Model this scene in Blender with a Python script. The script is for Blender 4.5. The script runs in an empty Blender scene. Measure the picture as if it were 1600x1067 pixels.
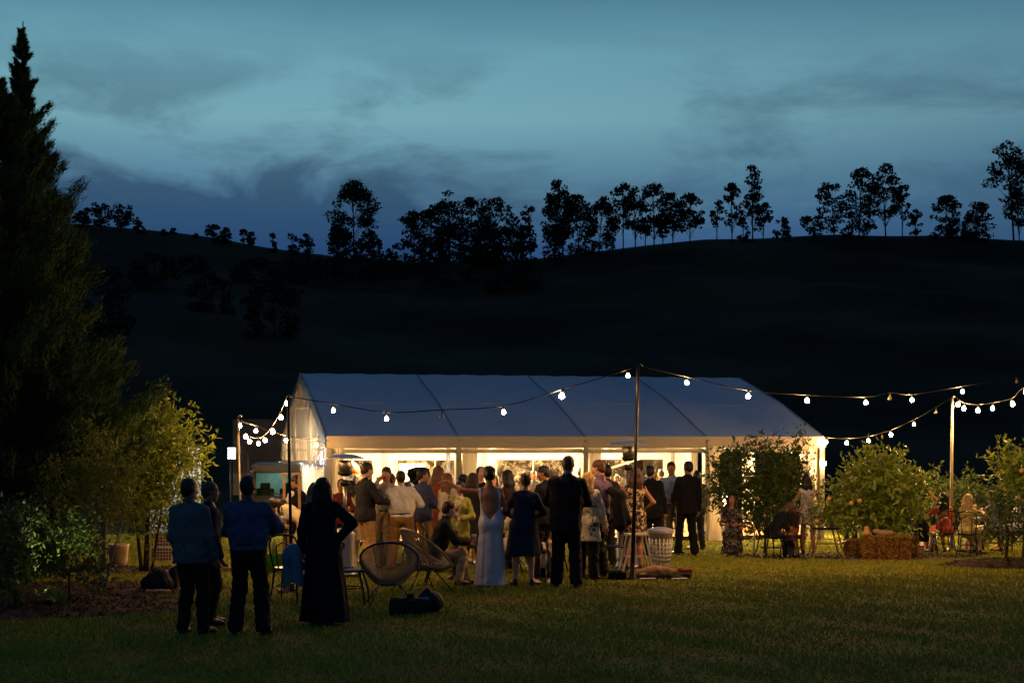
import bpy, math, random, time
import numpy as np
from mathutils import Vector, Matrix
T0 = time.time()
R = math.radians
rng = np.random.default_rng(7)
random.seed(7)
SC = bpy.context.scene
COL = SC.collection

# ------------------------------------------------------------------ camera, sky, exposure
F = 2389.0; CX = 800.0; HY = 690.0; CAMZ = 2.15
cam_d = bpy.data.cameras.new('camera'); cam = bpy.data.objects.new('camera', cam_d); COL.objects.link(cam)
cam.location = (0, 0, CAMZ); cam.rotation_euler = (R(90), 0, 0)
cam_d.sensor_width = 36; cam_d.lens = F/1600*36; cam_d.shift_y = (HY-533.5)/1600
cam_d.clip_start = .1; cam_d.clip_end = 3000
SC.camera = cam
SC.view_settings.view_transform = 'Standard'; SC.view_settings.look = 'None'
SC.view_settings.exposure = 0; SC.view_settings.gamma = 1
SC.render.engine = 'CYCLES'
SC.cycles.use_denoising = True
SC.cycles.sample_clamp_indirect = 3.0; SC.cycles.sample_clamp_direct = 0
SC.cycles.max_bounces = 7; SC.cycles.transparent_max_bounces = 12; SC.cycles.diffuse_bounces = 3
SC.cycles.caustics_reflective = False; SC.cycles.caustics_refractive = False
SC.cycles.use_light_tree = True

def lin(c):
    if isinstance(c, str):
        c = [int(c[i:i+2], 16)/255 for i in (0, 2, 4)]
    return tuple(((v/12.92) if v <= .04045 else ((v+.055)/1.055)**2.4) for v in c)

world = bpy.data.worlds.new('World'); SC.world = world; world.use_nodes = True
def build_world():
    nt = world.node_tree; N = nt.nodes; L = nt.links; N.clear()
    def m(op, a, b=None, c=None):
        n = N.new('ShaderNodeMath'); n.operation = op
        for i, v in enumerate((a, b, c)):
            if v is None: continue
            if isinstance(v, (int, float)): n.inputs[i].default_value = v
            else: L.new(v, n.inputs[i])
        return n.outputs[0]
    def ramp(fac, pts, interp='EASE'):
        n = N.new('ShaderNodeValToRGB'); n.color_ramp.interpolation = interp
        e = n.color_ramp.elements
        while len(e) < len(pts): e.new(.5)
        for i, (p, c) in enumerate(pts): e[i].position = p; e[i].color = (*c, 1)
        L.new(fac, n.inputs[0]); return n.outputs[0]
    def mix(f, a, b, bt='MIX'):
        n = N.new('ShaderNodeMix'); n.data_type = 'RGBA'; n.blend_type = bt
        if isinstance(f, (int, float)): n.inputs[0].default_value = f
        else: L.new(f, n.inputs[0])
        for i, v in ((6, a), (7, b)):
            if isinstance(v, tuple): n.inputs[i].default_value = (*v, 1)
            else: L.new(v, n.inputs[i])
        return n.outputs[2]
    tc = N.new('ShaderNodeTexCoord'); sp = N.new('ShaderNodeSeparateXYZ'); L.new(tc.outputs['Generated'], sp.inputs[0])
    x, y, z = sp.outputs
    az = m('ARCTAN2', x, y)                       # 0 = view direction
    zz = m('MAXIMUM', z, 0.0)
    def noise(sx, sz, off, scale, det=6, rough=.55, dist=0.0):
        cb = N.new('ShaderNodeCombineXYZ')
        L.new(m('MULTIPLY', az, sx), cb.inputs[0]); L.new(m('MULTIPLY', z, sz), cb.inputs[1]); cb.inputs[2].default_value = off
        n = N.new('ShaderNodeTexNoise'); n.inputs['Scale'].default_value = scale; n.inputs['Detail'].default_value = det
        n.inputs['Roughness'].default_value = rough; n.inputs['Distortion'].default_value = dist
        L.new(cb.outputs[0], n.inputs['Vector']); return n.outputs['Fac']
    sky = ramp(zz, [(.0, lin('2c4a78')), (.12, lin('35598a')), (.165, lin('55809a')), (.205, lin('76a8b5')), (.245, lin('6ca2b2')),
                    (.30, lin('3a6c88')), (.5, (.022, .090, .175)), (1, (.018, .070, .150))], 'LINEAR')
    # broad, low bank of cloud whose top falls off towards the right
    n1 = noise(1.0, 2.2, 3.3, 8.5, 7, .55, .4)
    top = m('ADD', m('MULTIPLY', az, -.045), .164)
    top = m('ADD', top, m('MULTIPLY', m('SUBTRACT', n1, .5), .105))
    bank = m('MULTIPLY', m('SUBTRACT', top, z), 75.0)
    bank = m('MINIMUM', m('MAXIMUM', bank, 0.0), 1.0)
    fade = m('MINIMUM', m('MAXIMUM', m('MULTIPLY', m('SUBTRACT', .11, az), 7.0), 0.22), 1.0)
    bank = m('MULTIPLY', m('MULTIPLY', bank, fade), .93)
    bcol = ramp(zz, [(.10, lin('1c3b6a')), (.125, lin('24446d')), (.16, lin('34536f')), (.20, lin('4a6c80'))], 'LINEAR')
    # streaks
    n2 = noise(1.0, 3.0, 9.1, 7.0, 7, .60, .35)
    st = m('MINIMUM', m('MAXIMUM', m('MULTIPLY', m('SUBTRACT', n2, .48), 6.0), 0.0), 1.0)
    n2b = noise(1.0, 3.0, 4.6, 2.3, 3, .5, 0)
    band = ramp(z, [(.12, (.6,)*3), (.17, (1,)*3), (.215, (.85,)*3), (.25, (0.22,)*3), (.3, (.08,)*3), (.4, (.1,)*3)], 'LINEAR')
    st = m('MULTIPLY', m('MULTIPLY', st, band), m('MINIMUM', m('MULTIPLY', n2b, 1.5), .95))
    col = mix(st, sky, (.052, .122, .185))
    n3 = noise(1.0, 4.0, 15.1, 5.0, 6, .6, .6)
    wisps = m('MULTIPLY', m('MINIMUM', m('MAXIMUM', m('MULTIPLY', m('SUBTRACT', n3, .54), 4.0), 0.0), 1.0), band)
    col = mix(m('MULTIPLY', wisps, .38), col, lin('86b4b8'))
    col = mix(bank, col, bcol)
    # dimmer and bluer to the right and away from the afterglow
    fr = m('MULTIPLY', m('ADD', m('COSINE', m('ADD', az, .16)), 1.0), .5)
    fr2 = m('POWER', fr, 8.0)
    col = mix(m('SUBTRACT', 1.0, fr2), col, (.022, .062, .128))
    g = m('MINIMUM', m('MAXIMUM', m('MULTIPLY', z, 30.0), 0.0), 1.0)
    col = mix(g, (.004, .006, .010), col)
    bg = N.new('ShaderNodeBackground'); L.new(col, bg.inputs[0]); bg.inputs[1].default_value = 1.0
    o = N.new('ShaderNodeOutputWorld'); L.new(bg.outputs[0], o.inputs[0])
build_world()

# ------------------------------------------------------------------ helpers
def sstep(t): t = min(max(t, 0), 1); return t*t*(3-2*t)
RIDGE = [(-2600, 330), (-900, 325), (-300, 335), (0, 348), (130, 352), (240, 362), (330, 376), (400, 386), (520, 401), (620, 406), (760, 407), (860, 402), (950, 391),
         (1000, 383), (1100, 375), (1200, 371), (1300, 369), (1450, 370), (1600, 374), (2000, 380), (3000, 390), (4200, 400)]
RX = np.array([a for a, b in RIDGE], float); RY = np.array([b for a, b in RIDGE], float)
def ridge_z(px): return CAMZ + (HY-np.interp(px, RX, RY))/F*250
def gz(x, y):
    z = -.2*sstep((y-22)/12)
    z -= min(max(y-36.5, 0)*.03, 1.0)*sstep((x-7)/3)
    if y > 75:
        px = CX+F*x/y
        zr = ridge_z(px)
        t = (y-75)/175
        if t <= 1: z = z*(1-t)+(zr)*(.75*t+.25*t*t)
        else: z = zr - (t-1)*9
    if 45 < y < 330: z += .5*sstep((y-60)/60)*math.sin(x*.05+1)*math.sin(y*.04)*(1-abs((y-160)/170) if abs(y-160) < 170 else 0)
    return z
def at(px, D): return (px-CX)/F*D
def zat(py, D): return CAMZ-(py-HY)/F*D
def W(px, py, D): return Vector((at(px, D), D, zat(py, D)))

def tag(o, label=None, cat=None, group=None, kind=None):
    if label: o['label'] = label
    if cat: o['category'] = cat
    if group: o['group'] = group
    if kind: o['kind'] = kind
    return o
def thing(name, label, cat, loc=(0, 0, 0), rz=0, group=None):
    o = bpy.data.objects.new(name, None); COL.objects.link(o)
    o.location = loc; o.rotation_euler = (0, 0, rz); o.empty_display_size = .1
    return tag(o, label, cat, group)
def link(name, me, mat=None, parent=None):
    o = bpy.data.objects.new(name, me); COL.objects.link(o)
    if mat is not None:
        me.materials.clear(); me.materials.append(mat)
    if parent is not None: o.parent = parent
    return o
def mesh_np(name, V, faces, smooth=False):
    """faces: (n,k) int array"""
    me = bpy.data.meshes.new(name)
    V = np.asarray(V, np.float32); faces = np.asarray(faces, np.int32)
    n, k = faces.shape
    me.vertices.add(len(V)); me.vertices.foreach_set('co', V.ravel())
    me.loops.add(n*k); me.loops.foreach_set('vertex_index', faces.ravel())
    me.polygons.add(n)
    me.polygons.foreach_set('loop_start', np.arange(0, n*k, k, dtype=np.int32))
    me.polygons.foreach_set('loop_total', np.full(n, k, np.int32))
    me.polygons.foreach_set('use_smooth', np.full(n, smooth))
    me.update(calc_edges=True)
    return me
class MB:
    def __init__(s): s.v = []; s.f = []; s.sm = []
    def add(s, vs, fs, smooth=False):
        b = len(s.v); s.v += [tuple(v) for v in vs]; s.f += [tuple(i+b for i in f) for f in fs]; s.sm += [smooth]*len(fs); return s
    def box(s, c, d, rz=0, M=None):
        c = Vector(c); q = Matrix.Rotation(rz, 3, 'Z') if M is None else M
        vs = [c+q@Vector((x*d[0]/2, y*d[1]/2, z*d[2]/2)) for x in (-1, 1) for y in (-1, 1) for z in (-1, 1)]
        return s.add(vs, [(0, 1, 3, 2), (4, 6, 7, 5), (0, 4, 5, 1), (2, 3, 7, 6), (0, 2, 6, 4), (1, 5, 7, 3)])
    def beam(s, a, b, w, h=None, up=(0, 0, 1)):
        a = Vector(a); b = Vector(b); h = h or w; d = (b-a); L = d.length; d.normalize()
        upv = Vector(up)
        if abs(d.dot(upv)) > .98: upv = Vector((0, 1, 0))
        x = d.cross(upv).normalized(); y = x.cross(d).normalized()
        M = Matrix((x, d, y)).transposed()
        return s.box((a+b)/2, (w, L, h), M=M)
    def tube(s, pts, r, n=8, caps=True):
        pts = [Vector(p) for p in pts]; rs = r if isinstance(r, (list, tuple)) else [r]*len(pts)
        vs = []; fs = []; prev = None
        for i, p in enumerate(pts):
            d = (pts[min(i+1, len(pts)-1)]-pts[max(i-1, 0)])
            if d.length < 1e-9: d = Vector((0, 0, 1))
            d.normalize()
            if prev is None:
                a = Vector((0, 0, 1)) if abs(d.z) < .9 else Vector((1, 0, 0))
                x = d.cross(a).normalized()
            else: x = (prev-d*prev.dot(d)).normalized()
            prev = x; y = d.cross(x)
            for k in range(n):
                t = 2*math.pi*k/n; vs.append(p+(x*math.cos(t)+y*math.sin(t))*rs[i])
        for i in range(len(pts)-1):
            for k in range(n):
                fs.append((i*n+k, i*n+(k+1) % n, (i+1)*n+(k+1) % n, (i+1)*n+k))
        s.add(vs, fs, True)
        if caps:
            b = len(s.v)-len(vs); s.f += [tuple(b+k for k in range(n))[::-1], tuple(b+(len(pts)-1)*n+k for k in range(n))]; s.sm += [False]*2
        return s
    def lathe(s, prof, c=(0, 0, 0), n=20, smooth=True, sx=1, sy=1):
        vs = []; fs = []
        for r, z in prof:
            for k in range(n):
                t = 2*math.pi*k/n; vs.append((c[0]+r*math.cos(t)*sx, c[1]+r*math.sin(t)*sy, c[2]+z))
        for i in range(len(prof)-1):
            for k in range(n): fs.append((i*n+k, i*n+(k+1) % n, (i+1)*n+(k+1) % n, (i+1)*n+k))
        fs.append(tuple(range(n))[::-1]); fs.append(tuple((len(prof)-1)*n+k for k in range(n)))
        return s.add(vs, fs, smooth)
    def mesh(s, name):
        me = bpy.data.meshes.new(name); me.from_pydata([tuple(v) for v in s.v], [], s.f)
        me.polygons.foreach_set('use_smooth', s.sm); me.update(); return me
    def build(s, name, mat, parent=None, bevel=0):
        o = link(name, s.mesh(name), mat, parent)
        if bevel:
            b = o.modifiers.new('bevel', 'BEVEL'); b.width = bevel; b.segments = 2; b.limit_method = 'ANGLE'
        return o
def copy_tree(o, parent=None):
    c = o.copy(); COL.objects.link(c)
    if parent is not None: c.parent = parent
    for ch in list(o.children): copy_tree(ch, c)
    return c

# ------------------------------------------------------------------ materials
MATS = {}
def mat(name, c, rough=.8, var=.15, nscale=8, bump=.2, bscale=60, metal=0, spec=.3, sheen=0, c2=None, island=False, trans=0, emit=None, estr=0, coords='Object', detail=4):
    if name in MATS: return MATS[name]
    m = bpy.data.materials.new(name); m.use_nodes = True; nt = m.node_tree; N = nt.nodes; L = nt.links
    b = N['Principled BSDF']
    c = lin(c) if isinstance(c, str) else c
    c2 = (lin(c2) if isinstance(c2, str) else c2) or tuple(v*(1-var) for v in c)
    tc = N.new('ShaderNodeTexCoord')
    no = N.new('ShaderNodeTexNoise'); no.inputs['Scale'].default_value = nscale; no.inputs['Detail'].default_value = detail
    L.new(tc.outputs[coords], no.inputs['Vector'])
    rp = N.new('ShaderNodeValToRGB'); rp.color_ramp.elements[0].position = .35; rp.color_ramp.elements[1].position = .65
    rp.color_ramp.elements[0].color = (*c2, 1); rp.color_ramp.elements[1].color = (*c, 1)
    if island:
        g = N.new('ShaderNodeNewGeometry'); rp.color_ramp.elements[0].position = 0; rp.color_ramp.elements[1].position = 1
        L.new(g.outputs['Random Per Island'], rp.inputs[0])
    else: L.new(no.outputs['Fac'], rp.inputs[0])
    L.new(rp.outputs[0], b.inputs['Base Color'])
    b.inputs['Roughness'].default_value = rough; b.inputs['Metallic'].default_value = metal
    b.inputs['Specular IOR Level'].default_value = spec
    if sheen: b.inputs['Sheen Weight'].default_value = sheen
    if bump:
        n2 = N.new('ShaderNodeTexNoise'); n2.inputs['Scale'].default_value = bscale; n2.inputs['Detail'].default_value = 3
        L.new(tc.outputs[coords], n2.inputs['Vector'])
        bp = N.new('ShaderNodeBump'); bp.inputs['Strength'].default_value = bump; bp.inputs['Distance'].default_value = .01
        L.new(n2.outputs['Fac'], bp.inputs['Height']); L.new(bp.outputs[0], b.inputs['Normal'])
    if emit:
        b.inputs['Emission Color'].default_value = (*emit, 1); b.inputs['Emission Strength'].default_value = estr
    if trans:
        out = N['Material Output']; tr = N.new('ShaderNodeBsdfTranslucent'); L.new(rp.outputs[0], tr.inputs[0])
        mx = N.new('ShaderNodeMixShader'); mx.inputs[0].default_value = trans
        L.new(b.outputs[0], mx.inputs[1]); L.new(tr.outputs[0], mx.inputs[2]); L.new(mx.outputs[0], out.inputs[0])
    MATS[name] = m; return m
def pattern(name, base, cols, scale=14, thr=.45):
    """printed cloth: blotchy flowers of several colours on a base colour"""
    if name in MATS: return MATS[name]
    m = mat(name, base, .85, .08, 6, .15, 90); nt = m.node_tree; N = nt.nodes; L = nt.links; b = N['Principled BSDF']
    prev = b.inputs['Base Color'].links[0].from_socket
    tc = N.new('ShaderNodeTexCoord')
    for i, c in enumerate(cols):
        n = N.new('ShaderNodeTexNoise'); n.inputs['Scale'].default_value = scale*(1+.23*i); n.inputs['Detail'].default_value = 2
        n.inputs['Distortion'].default_value = 1.2
        mp = N.new('ShaderNodeMapping'); mp.inputs['Location'].default_value = (i*3.1, i*1.7, i*2.3)
        L.new(tc.outputs['Object'], mp.inputs[0]); L.new(mp.outputs[0], n.inputs['Vector'])
        r = N.new('ShaderNodeValToRGB'); r.color_ramp.elements[0].position = 1-thr; r.color_ramp.elements[1].position = 1-thr+.03
        L.new(n.outputs['Fac'], r.inputs[0])
        mx = N.new('ShaderNodeMix'); mx.data_type = 'RGBA'; L.new(r.outputs[0], mx.inputs[0]); L.new(prev, mx.inputs[6])
        mx.inputs[7].default_value = (*lin(c), 1); prev = mx.outputs[2]
    L.new(prev, b.inputs['Base Color']); return m
def emitter(name, c, s):
    m = bpy.data.materials.new(name); m.use_nodes = True; N = m.node_tree.nodes
    b = N['Principled BSDF']; b.inputs['Base Color'].default_value = (.8, .7, .6, 1)
    b.inputs['Emission Color'].default_value = (*c, 1); b.inputs['Emission Strength'].default_value = s
    return m
def clear_film(name, rough=.12, alpha=.5, tint=(.75, .8, .85), bscale=2.2, milk=.15):
    """crumpled clear PVC: part glossy, part milky, part see-through"""
    m = bpy.data.materials.new(name); m.use_nodes = True; nt = m.node_tree; N = nt.nodes; L = nt.links; N.clear()
    tc = N.new('ShaderNodeTexCoord'); mp = N.new('ShaderNodeMapping'); mp.inputs['Scale'].default_value = (1, 1, .35)
    L.new(tc.outputs['Object'], mp.inputs[0])
    n = N.new('ShaderNodeTexNoise'); n.inputs['Scale'].default_value = bscale*3; n.inputs['Detail'].default_value = 5; n.inputs['Distortion'].default_value = 1.4
    L.new(mp.outputs[0], n.inputs['Vector'])
    bp = N.new('ShaderNodeBump'); bp.inputs['Strength'].default_value = .9; bp.inputs['Distance'].default_value = .08; L.new(n.outputs['Fac'], bp.inputs['Height'])
    gl = N.new('ShaderNodeBsdfGlossy'); gl.inputs['Roughness'].default_value = rough; gl.inputs['Color'].default_value = (*tint, 1); L.new(bp.outputs[0], gl.inputs['Normal'])
    tl = N.new('ShaderNodeBsdfTranslucent'); tl.inputs[0].default_value = (.7, .7, .72, 1); L.new(bp.outputs[0], tl.inputs['Normal'])
    df = N.new('ShaderNodeBsdfDiffuse'); df.inputs[0].default_value = (.6, .62, .65, 1); L.new(bp.outputs[0], df.inputs['Normal'])
    tp = N.new('ShaderNodeBsdfTransparent'); tp.inputs[0].default_value = (.9, .92, .95, 1)
    m0 = N.new('ShaderNodeMixShader'); m0.inputs[0].default_value = .5; L.new(tl.outputs[0], m0.inputs[1]); L.new(df.outputs[0], m0.inputs[2])
    m1 = N.new('ShaderNodeMixShader'); m1.inputs[0].default_value = milk; L.new(gl.outputs[0], m1.inputs[1]); L.new(m0.outputs[0], m1.inputs[2])
    m2 = N.new('ShaderNodeMixShader')
    n2 = N.new('ShaderNodeMapRange'); n2.inputs['From Min'].default_value = .3; n2.inputs['From Max'].default_value = .7
    n2.inputs['To Min'].default_value = min(1, 1-alpha+.2); n2.inputs['To Max'].default_value = max(0, 1-alpha-.2); L.new(n.outputs['Fac'], n2.inputs[0])
    L.new(n2.outputs[0], m2.inputs[0]); L.new(m1.outputs[0], m2.inputs[1]); L.new(tp.outputs[0], m2.inputs[2])
    o = N.new('ShaderNodeOutputMaterial'); L.new(m2.outputs[0], o.inputs[0])
    return m
M_BULB = emitter('bulb_glow', (1, .50, .17), 280)
M_BULB_R = emitter('right_bulb_glow', (1, .52, .17), 2300)
M_BULB_STAR = emitter('bright_bulb_glow', (1, .52, .20), 1300)
M_BULB_FAR = emitter('far_bulb_glow', (1, .52, .18), 1400)
M_BULB_OFF = mat('bulb_glass_unlit', '6c645a', .15, .1, spec=.6, bump=0)
M_CABLE = mat('black_cable', '141414', .5, .1, bump=0)
M_STEEL = mat('brushed_steel', '9b958a', .32, .15, 3, .05, 200, metal=.9)
M_GALV = mat('galvanised_pole', 'a89a80', .45, .2, 5, .1, 40, metal=.6)
M_DARKPOLE = mat('dark_metal', '2a2622', .4, .2, 5, .1, 40, metal=.6)
M_BLACK = mat('black_lacquer', '0e0d0c', .35, .3, 10, .1, 50, spec=.5)
M_BARK = mat('bark', '4a3a2a', .95, .4, 12, .8, 30)
M_PALEBARK = mat('pale_bark', '8f7a5c', .9, .35, 8, .5, 20)
M_WOOD = mat('pine_wood', '9a7850', .55, .3, 3, .2, 40)
M_WHITEP = mat('white_plastic', 'ddd8cc', .4, .06, 5, .03, 60)
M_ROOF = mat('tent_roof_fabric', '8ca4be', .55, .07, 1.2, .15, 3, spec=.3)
M_TENTW = mat('tent_wall_fabric', 'e6dfd0', .7, .06, 2, .25, 5, trans=.25)
M_SEAM = mat('roof_seam_cover', '6a7a90', .7, .1, 3, 0)
M_VAL = mat('tent_valance_fabric', 'aaa092', .75, .1, 2, .3, 4)
M_ALU = mat('tent_aluminium', '8e8a82', .45, .15, 4, .05, 60, metal=.5)
M_SHEER = mat('sheer_cloth', 'efe6d4', .8, .05, 4, .1, 40, trans=.55)

# ------------------------------------------------------------------ modelling figures as smooth blended surfaces
class SDF:
    def __init__(s, lo, hi, h):
        s.h = h; lo = np.array(lo, float); n = np.ceil((np.array(hi, float)-lo)/h).astype(int)+2
        s.lo = lo; s.n = n
        s.g = [(lo[i]+h*np.arange(n[i])).astype(np.float32) for i in range(3)]
        s.F = np.full(n, .2, np.float32)
    def reg(s, lo, hi):
        sl = []
        for i in range(3):
            a = int(max(0, math.floor((lo[i]-s.lo[i])/s.h))); b = int(min(s.n[i], math.ceil((hi[i]-s.lo[i])/s.h)+1))
            if b <= a: return None
            sl.append(slice(a, b))
        return tuple(sl)
    def grid(s, sl=None):
        g = s.g if sl is None else [s.g[i][sl[i]] for i in range(3)]
        return g[0][:, None, None], g[1][None, :, None], g[2][None, None, :]
    def put(s, d, sl, k, sub=False):
        A = s.F[sl]
        if sub:
            h = np.maximum(k-np.abs(-d-A), 0)/max(k, 1e-6); s.F[sl] = np.maximum(A, -d)+h*h*k*.25
        else:
            h = np.maximum(k-np.abs(A-d), 0)/max(k, 1e-6); s.F[sl] = np.minimum(A, d)-h*h*k*.25
    def cap(s, a, b, r1, r2=None, k=.03, flat=None):
        r2 = r1 if r2 is None else r2
        a = np.array(a, float); b = np.array(b, float); m = max(r1, r2)+k+.04
        sl = s.reg(np.minimum(a, b)-m, np.maximum(a, b)+m)
        if sl is None: return s
        X, Y, Z = s.grid(sl); ba = b-a; l2 = max(float(ba@ba), 1e-9)
        t = np.clip(((X-a[0])*ba[0]+(Y-a[1])*ba[1]+(Z-a[2])*ba[2])/l2, 0, 1)
        d = np.sqrt((X-a[0]-t*ba[0])**2+(Y-a[1]-t*ba[1])**2+(Z-a[2]-t*ba[2])**2)-(r1+(r2-r1)*t)
        s.put(d.astype(np.float32), sl, k); return s
    def ell(s, c, r, k=.03, M=None, sub=False):
        c = np.array(c, float); r = np.array(r, float); m = max(r)+k+.04
        sl = s.reg(c-m, c+m)
        if sl is None: return s
        X, Y, Z = s.grid(sl); x, y, z = X-c[0], Y-c[1], Z-c[2]
        if M is not None:   # rows of M = local axes
            x, y, z = (M[0][0]*x+M[0][1]*y+M[0][2]*z, M[1][0]*x+M[1][1]*y+M[1][2]*z, M[2][0]*x+M[2][1]*y+M[2][2]*z)
        k0 = np.sqrt((x/r[0])**2+(y/r[1])**2+(z/r[2])**2); k1 = np.sqrt((x/r[0]**2)**2+(y/r[1]**2)**2+(z/r[2]**2)**2)+1e-6
        d = k0*(k0-1)/k1
        s.put(d.astype(np.float32), sl, k, sub); return s
    def extract(s):
        Fg = s.F; h = s.h
        ins = Fg < 0
        c = np.zeros([n-1 for n in Fg.shape], np.int8)
        for dx in (0, 1):
            for dy in (0, 1):
                for dz in (0, 1):
                    c += ins[dx:Fg.shape[0]-1+dx, dy:Fg.shape[1]-1+dy, dz:Fg.shape[2]-1+dz]
        act = (c > 0) & (c < 8)
        idx = np.argwhere(act)
        if len(idx) == 0: return np.zeros((0, 3)), np.zeros((0, 4), int)
        vid = np.full(act.shape, -1, np.int64); vid[act] = np.arange(len(idx))
        acc = np.zeros((len(idx), 3)); cnt = np.zeros(len(idx))
        corners = [(0, 0, 0), (1, 0, 0), (0, 1, 0), (1, 1, 0), (0, 0, 1), (1, 0, 1), (0, 1, 1), (1, 1, 1)]
        vals = [Fg[idx[:, 0]+a, idx[:, 1]+b, idx[:, 2]+d] for a, b, d in corners]
        for i, a in enumerate(corners):
            for j, b in enumerate(corners):
                if j > i and sum(abs(a[q]-b[q]) for q in range(3)) == 1:
                    f0, f1 = vals[i], vals[j]; cr = (f0 < 0) != (f1 < 0)
                    t = np.where(cr, f0/np.where(cr, f0-f1, 1), 0)
                    for q in range(3): acc[:, q] += np.where(cr, a[q]+t*(b[q]-a[q]), 0)
                    cnt += cr
        V = (idx+acc/cnt[:, None])*h+s.lo
        Q = []
        for ax in range(3):
            b1, b2 = [q for q in range(3) if q != ax]
            sh = list(Fg.shape); s0 = [slice(None)]*3; s1 = [slice(None)]*3
            s0[ax] = slice(0, sh[ax]-1); s1[ax] = slice(1, sh[ax])
            for q in (b1, b2): s0[q] = slice(1, sh[q]-1); s1[q] = slice(1, sh[q]-1)
            A = ins[tuple(s0)]; B = ins[tuple(s1)]; e = np.argwhere(A != B)
            if len(e) == 0: continue
            flip = A[e[:, 0], e[:, 1], e[:, 2]]
            e = e.copy(); e[:, b1] += 1; e[:, b2] += 1
            def vv(d1, d2):
                w = e.copy(); w[:, b1] -= d1; w[:, b2] -= d2; return vid[w[:, 0], w[:, 1], w[:, 2]]
            q = np.stack([vv(1, 1), vv(0, 1), vv(0, 0), vv(1, 0)], 1)
            if ax == 1: flip = ~flip
            q[~flip] = q[~flip][:, ::-1]
            Q.append(q)
        return V, np.concatenate(Q)
def sdf_obj(name, S, material, parent, scale=1, extra=None):
    V, Q = S.extract()
    if extra:
        vs = [V]; qs = [Q]; n = len(V)
        for v2, q2 in extra: vs.append(v2); qs.append(q2+n); n += len(v2)
        V = np.concatenate(vs); Q = np.concatenate(qs)
    if len(V) == 0: return None
    return link(name, mesh_np(name, V*scale, Q, True), material, parent)

def ik(S, T, l1, l2, hint):
    S = np.array(S, float); T = np.array(T, float); d = T-S; L = np.linalg.norm(d); m = (l1+l2)*.995
    if L > m: d = d/L*m; L = m
    if L < 1e-4: L = 1e-4
    u = d/L; a = (l1*l1-l2*l2+L*L)/(2*L); hh = math.sqrt(max(l1*l1-a*a, 0))
    h = np.array(hint, float); h = h-u*(h@u); n = np.linalg.norm(h); h = h/n if n > 1e-6 else np.array([0, 0, 1.])
    return S+u*a+h*hh, S+d
def nrm(v): v = np.array(v, float); return v/max(np.linalg.norm(v), 1e-9)

def hand(wr, dirn, palm, side, curl=.5, h=.0065):
    """palm with four unequal bent fingers and a thumb from its side"""
    d = nrm(dirn); p = np.array(palm, float); p = nrm(p-d*(p@d)); s = np.cross(d, p)*side     # s points to the thumb side
    c = wr+d*.09
    S = SDF(c-.13, c+.13, h)
    k0 = wr+d*.085
    for q in (-.028, -.010, .010, .028): S.cap(wr+d*.005+s*q*.5, k0+s*q, .014, .0125, .012)
    L = {.030: (.040, .026, .020), .010: (.045, .030, .021), -.011: (.042, .027, .020), -.030: (.033, .020, .017)}
    for q, (a, b, e) in L.items():
        base = k0+s*q; ang = .25+curl*.5; cur = base
        for ln in (a, b, e):
            dd = d*math.cos(ang)+p*math.sin(ang)+s*q*.6*(1-curl); nx = cur+dd*ln; S.cap(cur, nx, .0092, .0082, .004); cur = nx; ang += curl*.95
    t0 = wr+d*.03+s*.024; t1 = t0+nrm(d*.7+s*.75+p*.35)*.038; t2 = t1+nrm(d*.85+s*.25+p*(.2+.5*curl))*.032; t3 = t2+nrm(d*.8-s*.1*curl+p*(.2+.6*curl))*.024
    S.cap(t0, t1, .015, .0115, .01).cap(t1, t2, .011, .0095, .006).cap(t2, t3, .0095, .008, .004)
    return S.extract()

def head_parts(Hc, M, fem, h=.0095):
    K = 1.05
    """M rows: right, forward, up axes of the head"""
    r, f, u = [np.array(v, float) for v in M]
    S = SDF(Hc-.2, Hc+.2, h)
    P = lambda x, y, z: Hc+r*x+f*y+u*z
    j = .9 if fem else 1
    S.ell(P(0, -.008, .025), (.073, .092, .088), .02, M)
    S.ell(P(0, .018, -.03), (.062*j, .072, .082*j), .03, M)
    S.cap(P(0, .062, -.098), P(0, .045, -.09), .017*j, .03*j, .03)          # chin
    S.cap(P(.045*j, .0, -.07), P(.02, .05, -.09), .022, .02, .02).cap(P(-.045*j, 0, -.07), P(-.02, .05, -.09), .022, .02, .02)
    S.cap(P(-.035, .078, .028), P(.035, .078, .028), .011, .011, .015)      # brow
    S.ell(P(.031, .092, .004), (.017, .014, .011), .008, M, True).ell(P(-.031, .092, .004), (.017, .014, .011), .008, M, True)
    S.cap(P(0, .086, .015), P(0, .108, -.026), .006, .0115, .008)           # nose
    S.cap(P(-.014, .092, -.031), P(.014, .092, -.031), .007, .007, .006)
    S.cap(P(-.020, .084, -.058), P(.020, .084, -.058), .008, .008, .008)    # lips
    for q in (1, -1):
        S.cap(P(.035*q, .066, -.02), P(.045*q, .05, -.035), .018, .016, .02)
        S.ell(P(.077*q, -.006, -.005), (.010, .020, .031), .006, M)
    S.cap(P(0, -.02, -.07), P(0, -.035, -.18), .054 if not fem else .046, .056 if not fem else .048, .03)
    return S.extract()

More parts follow.
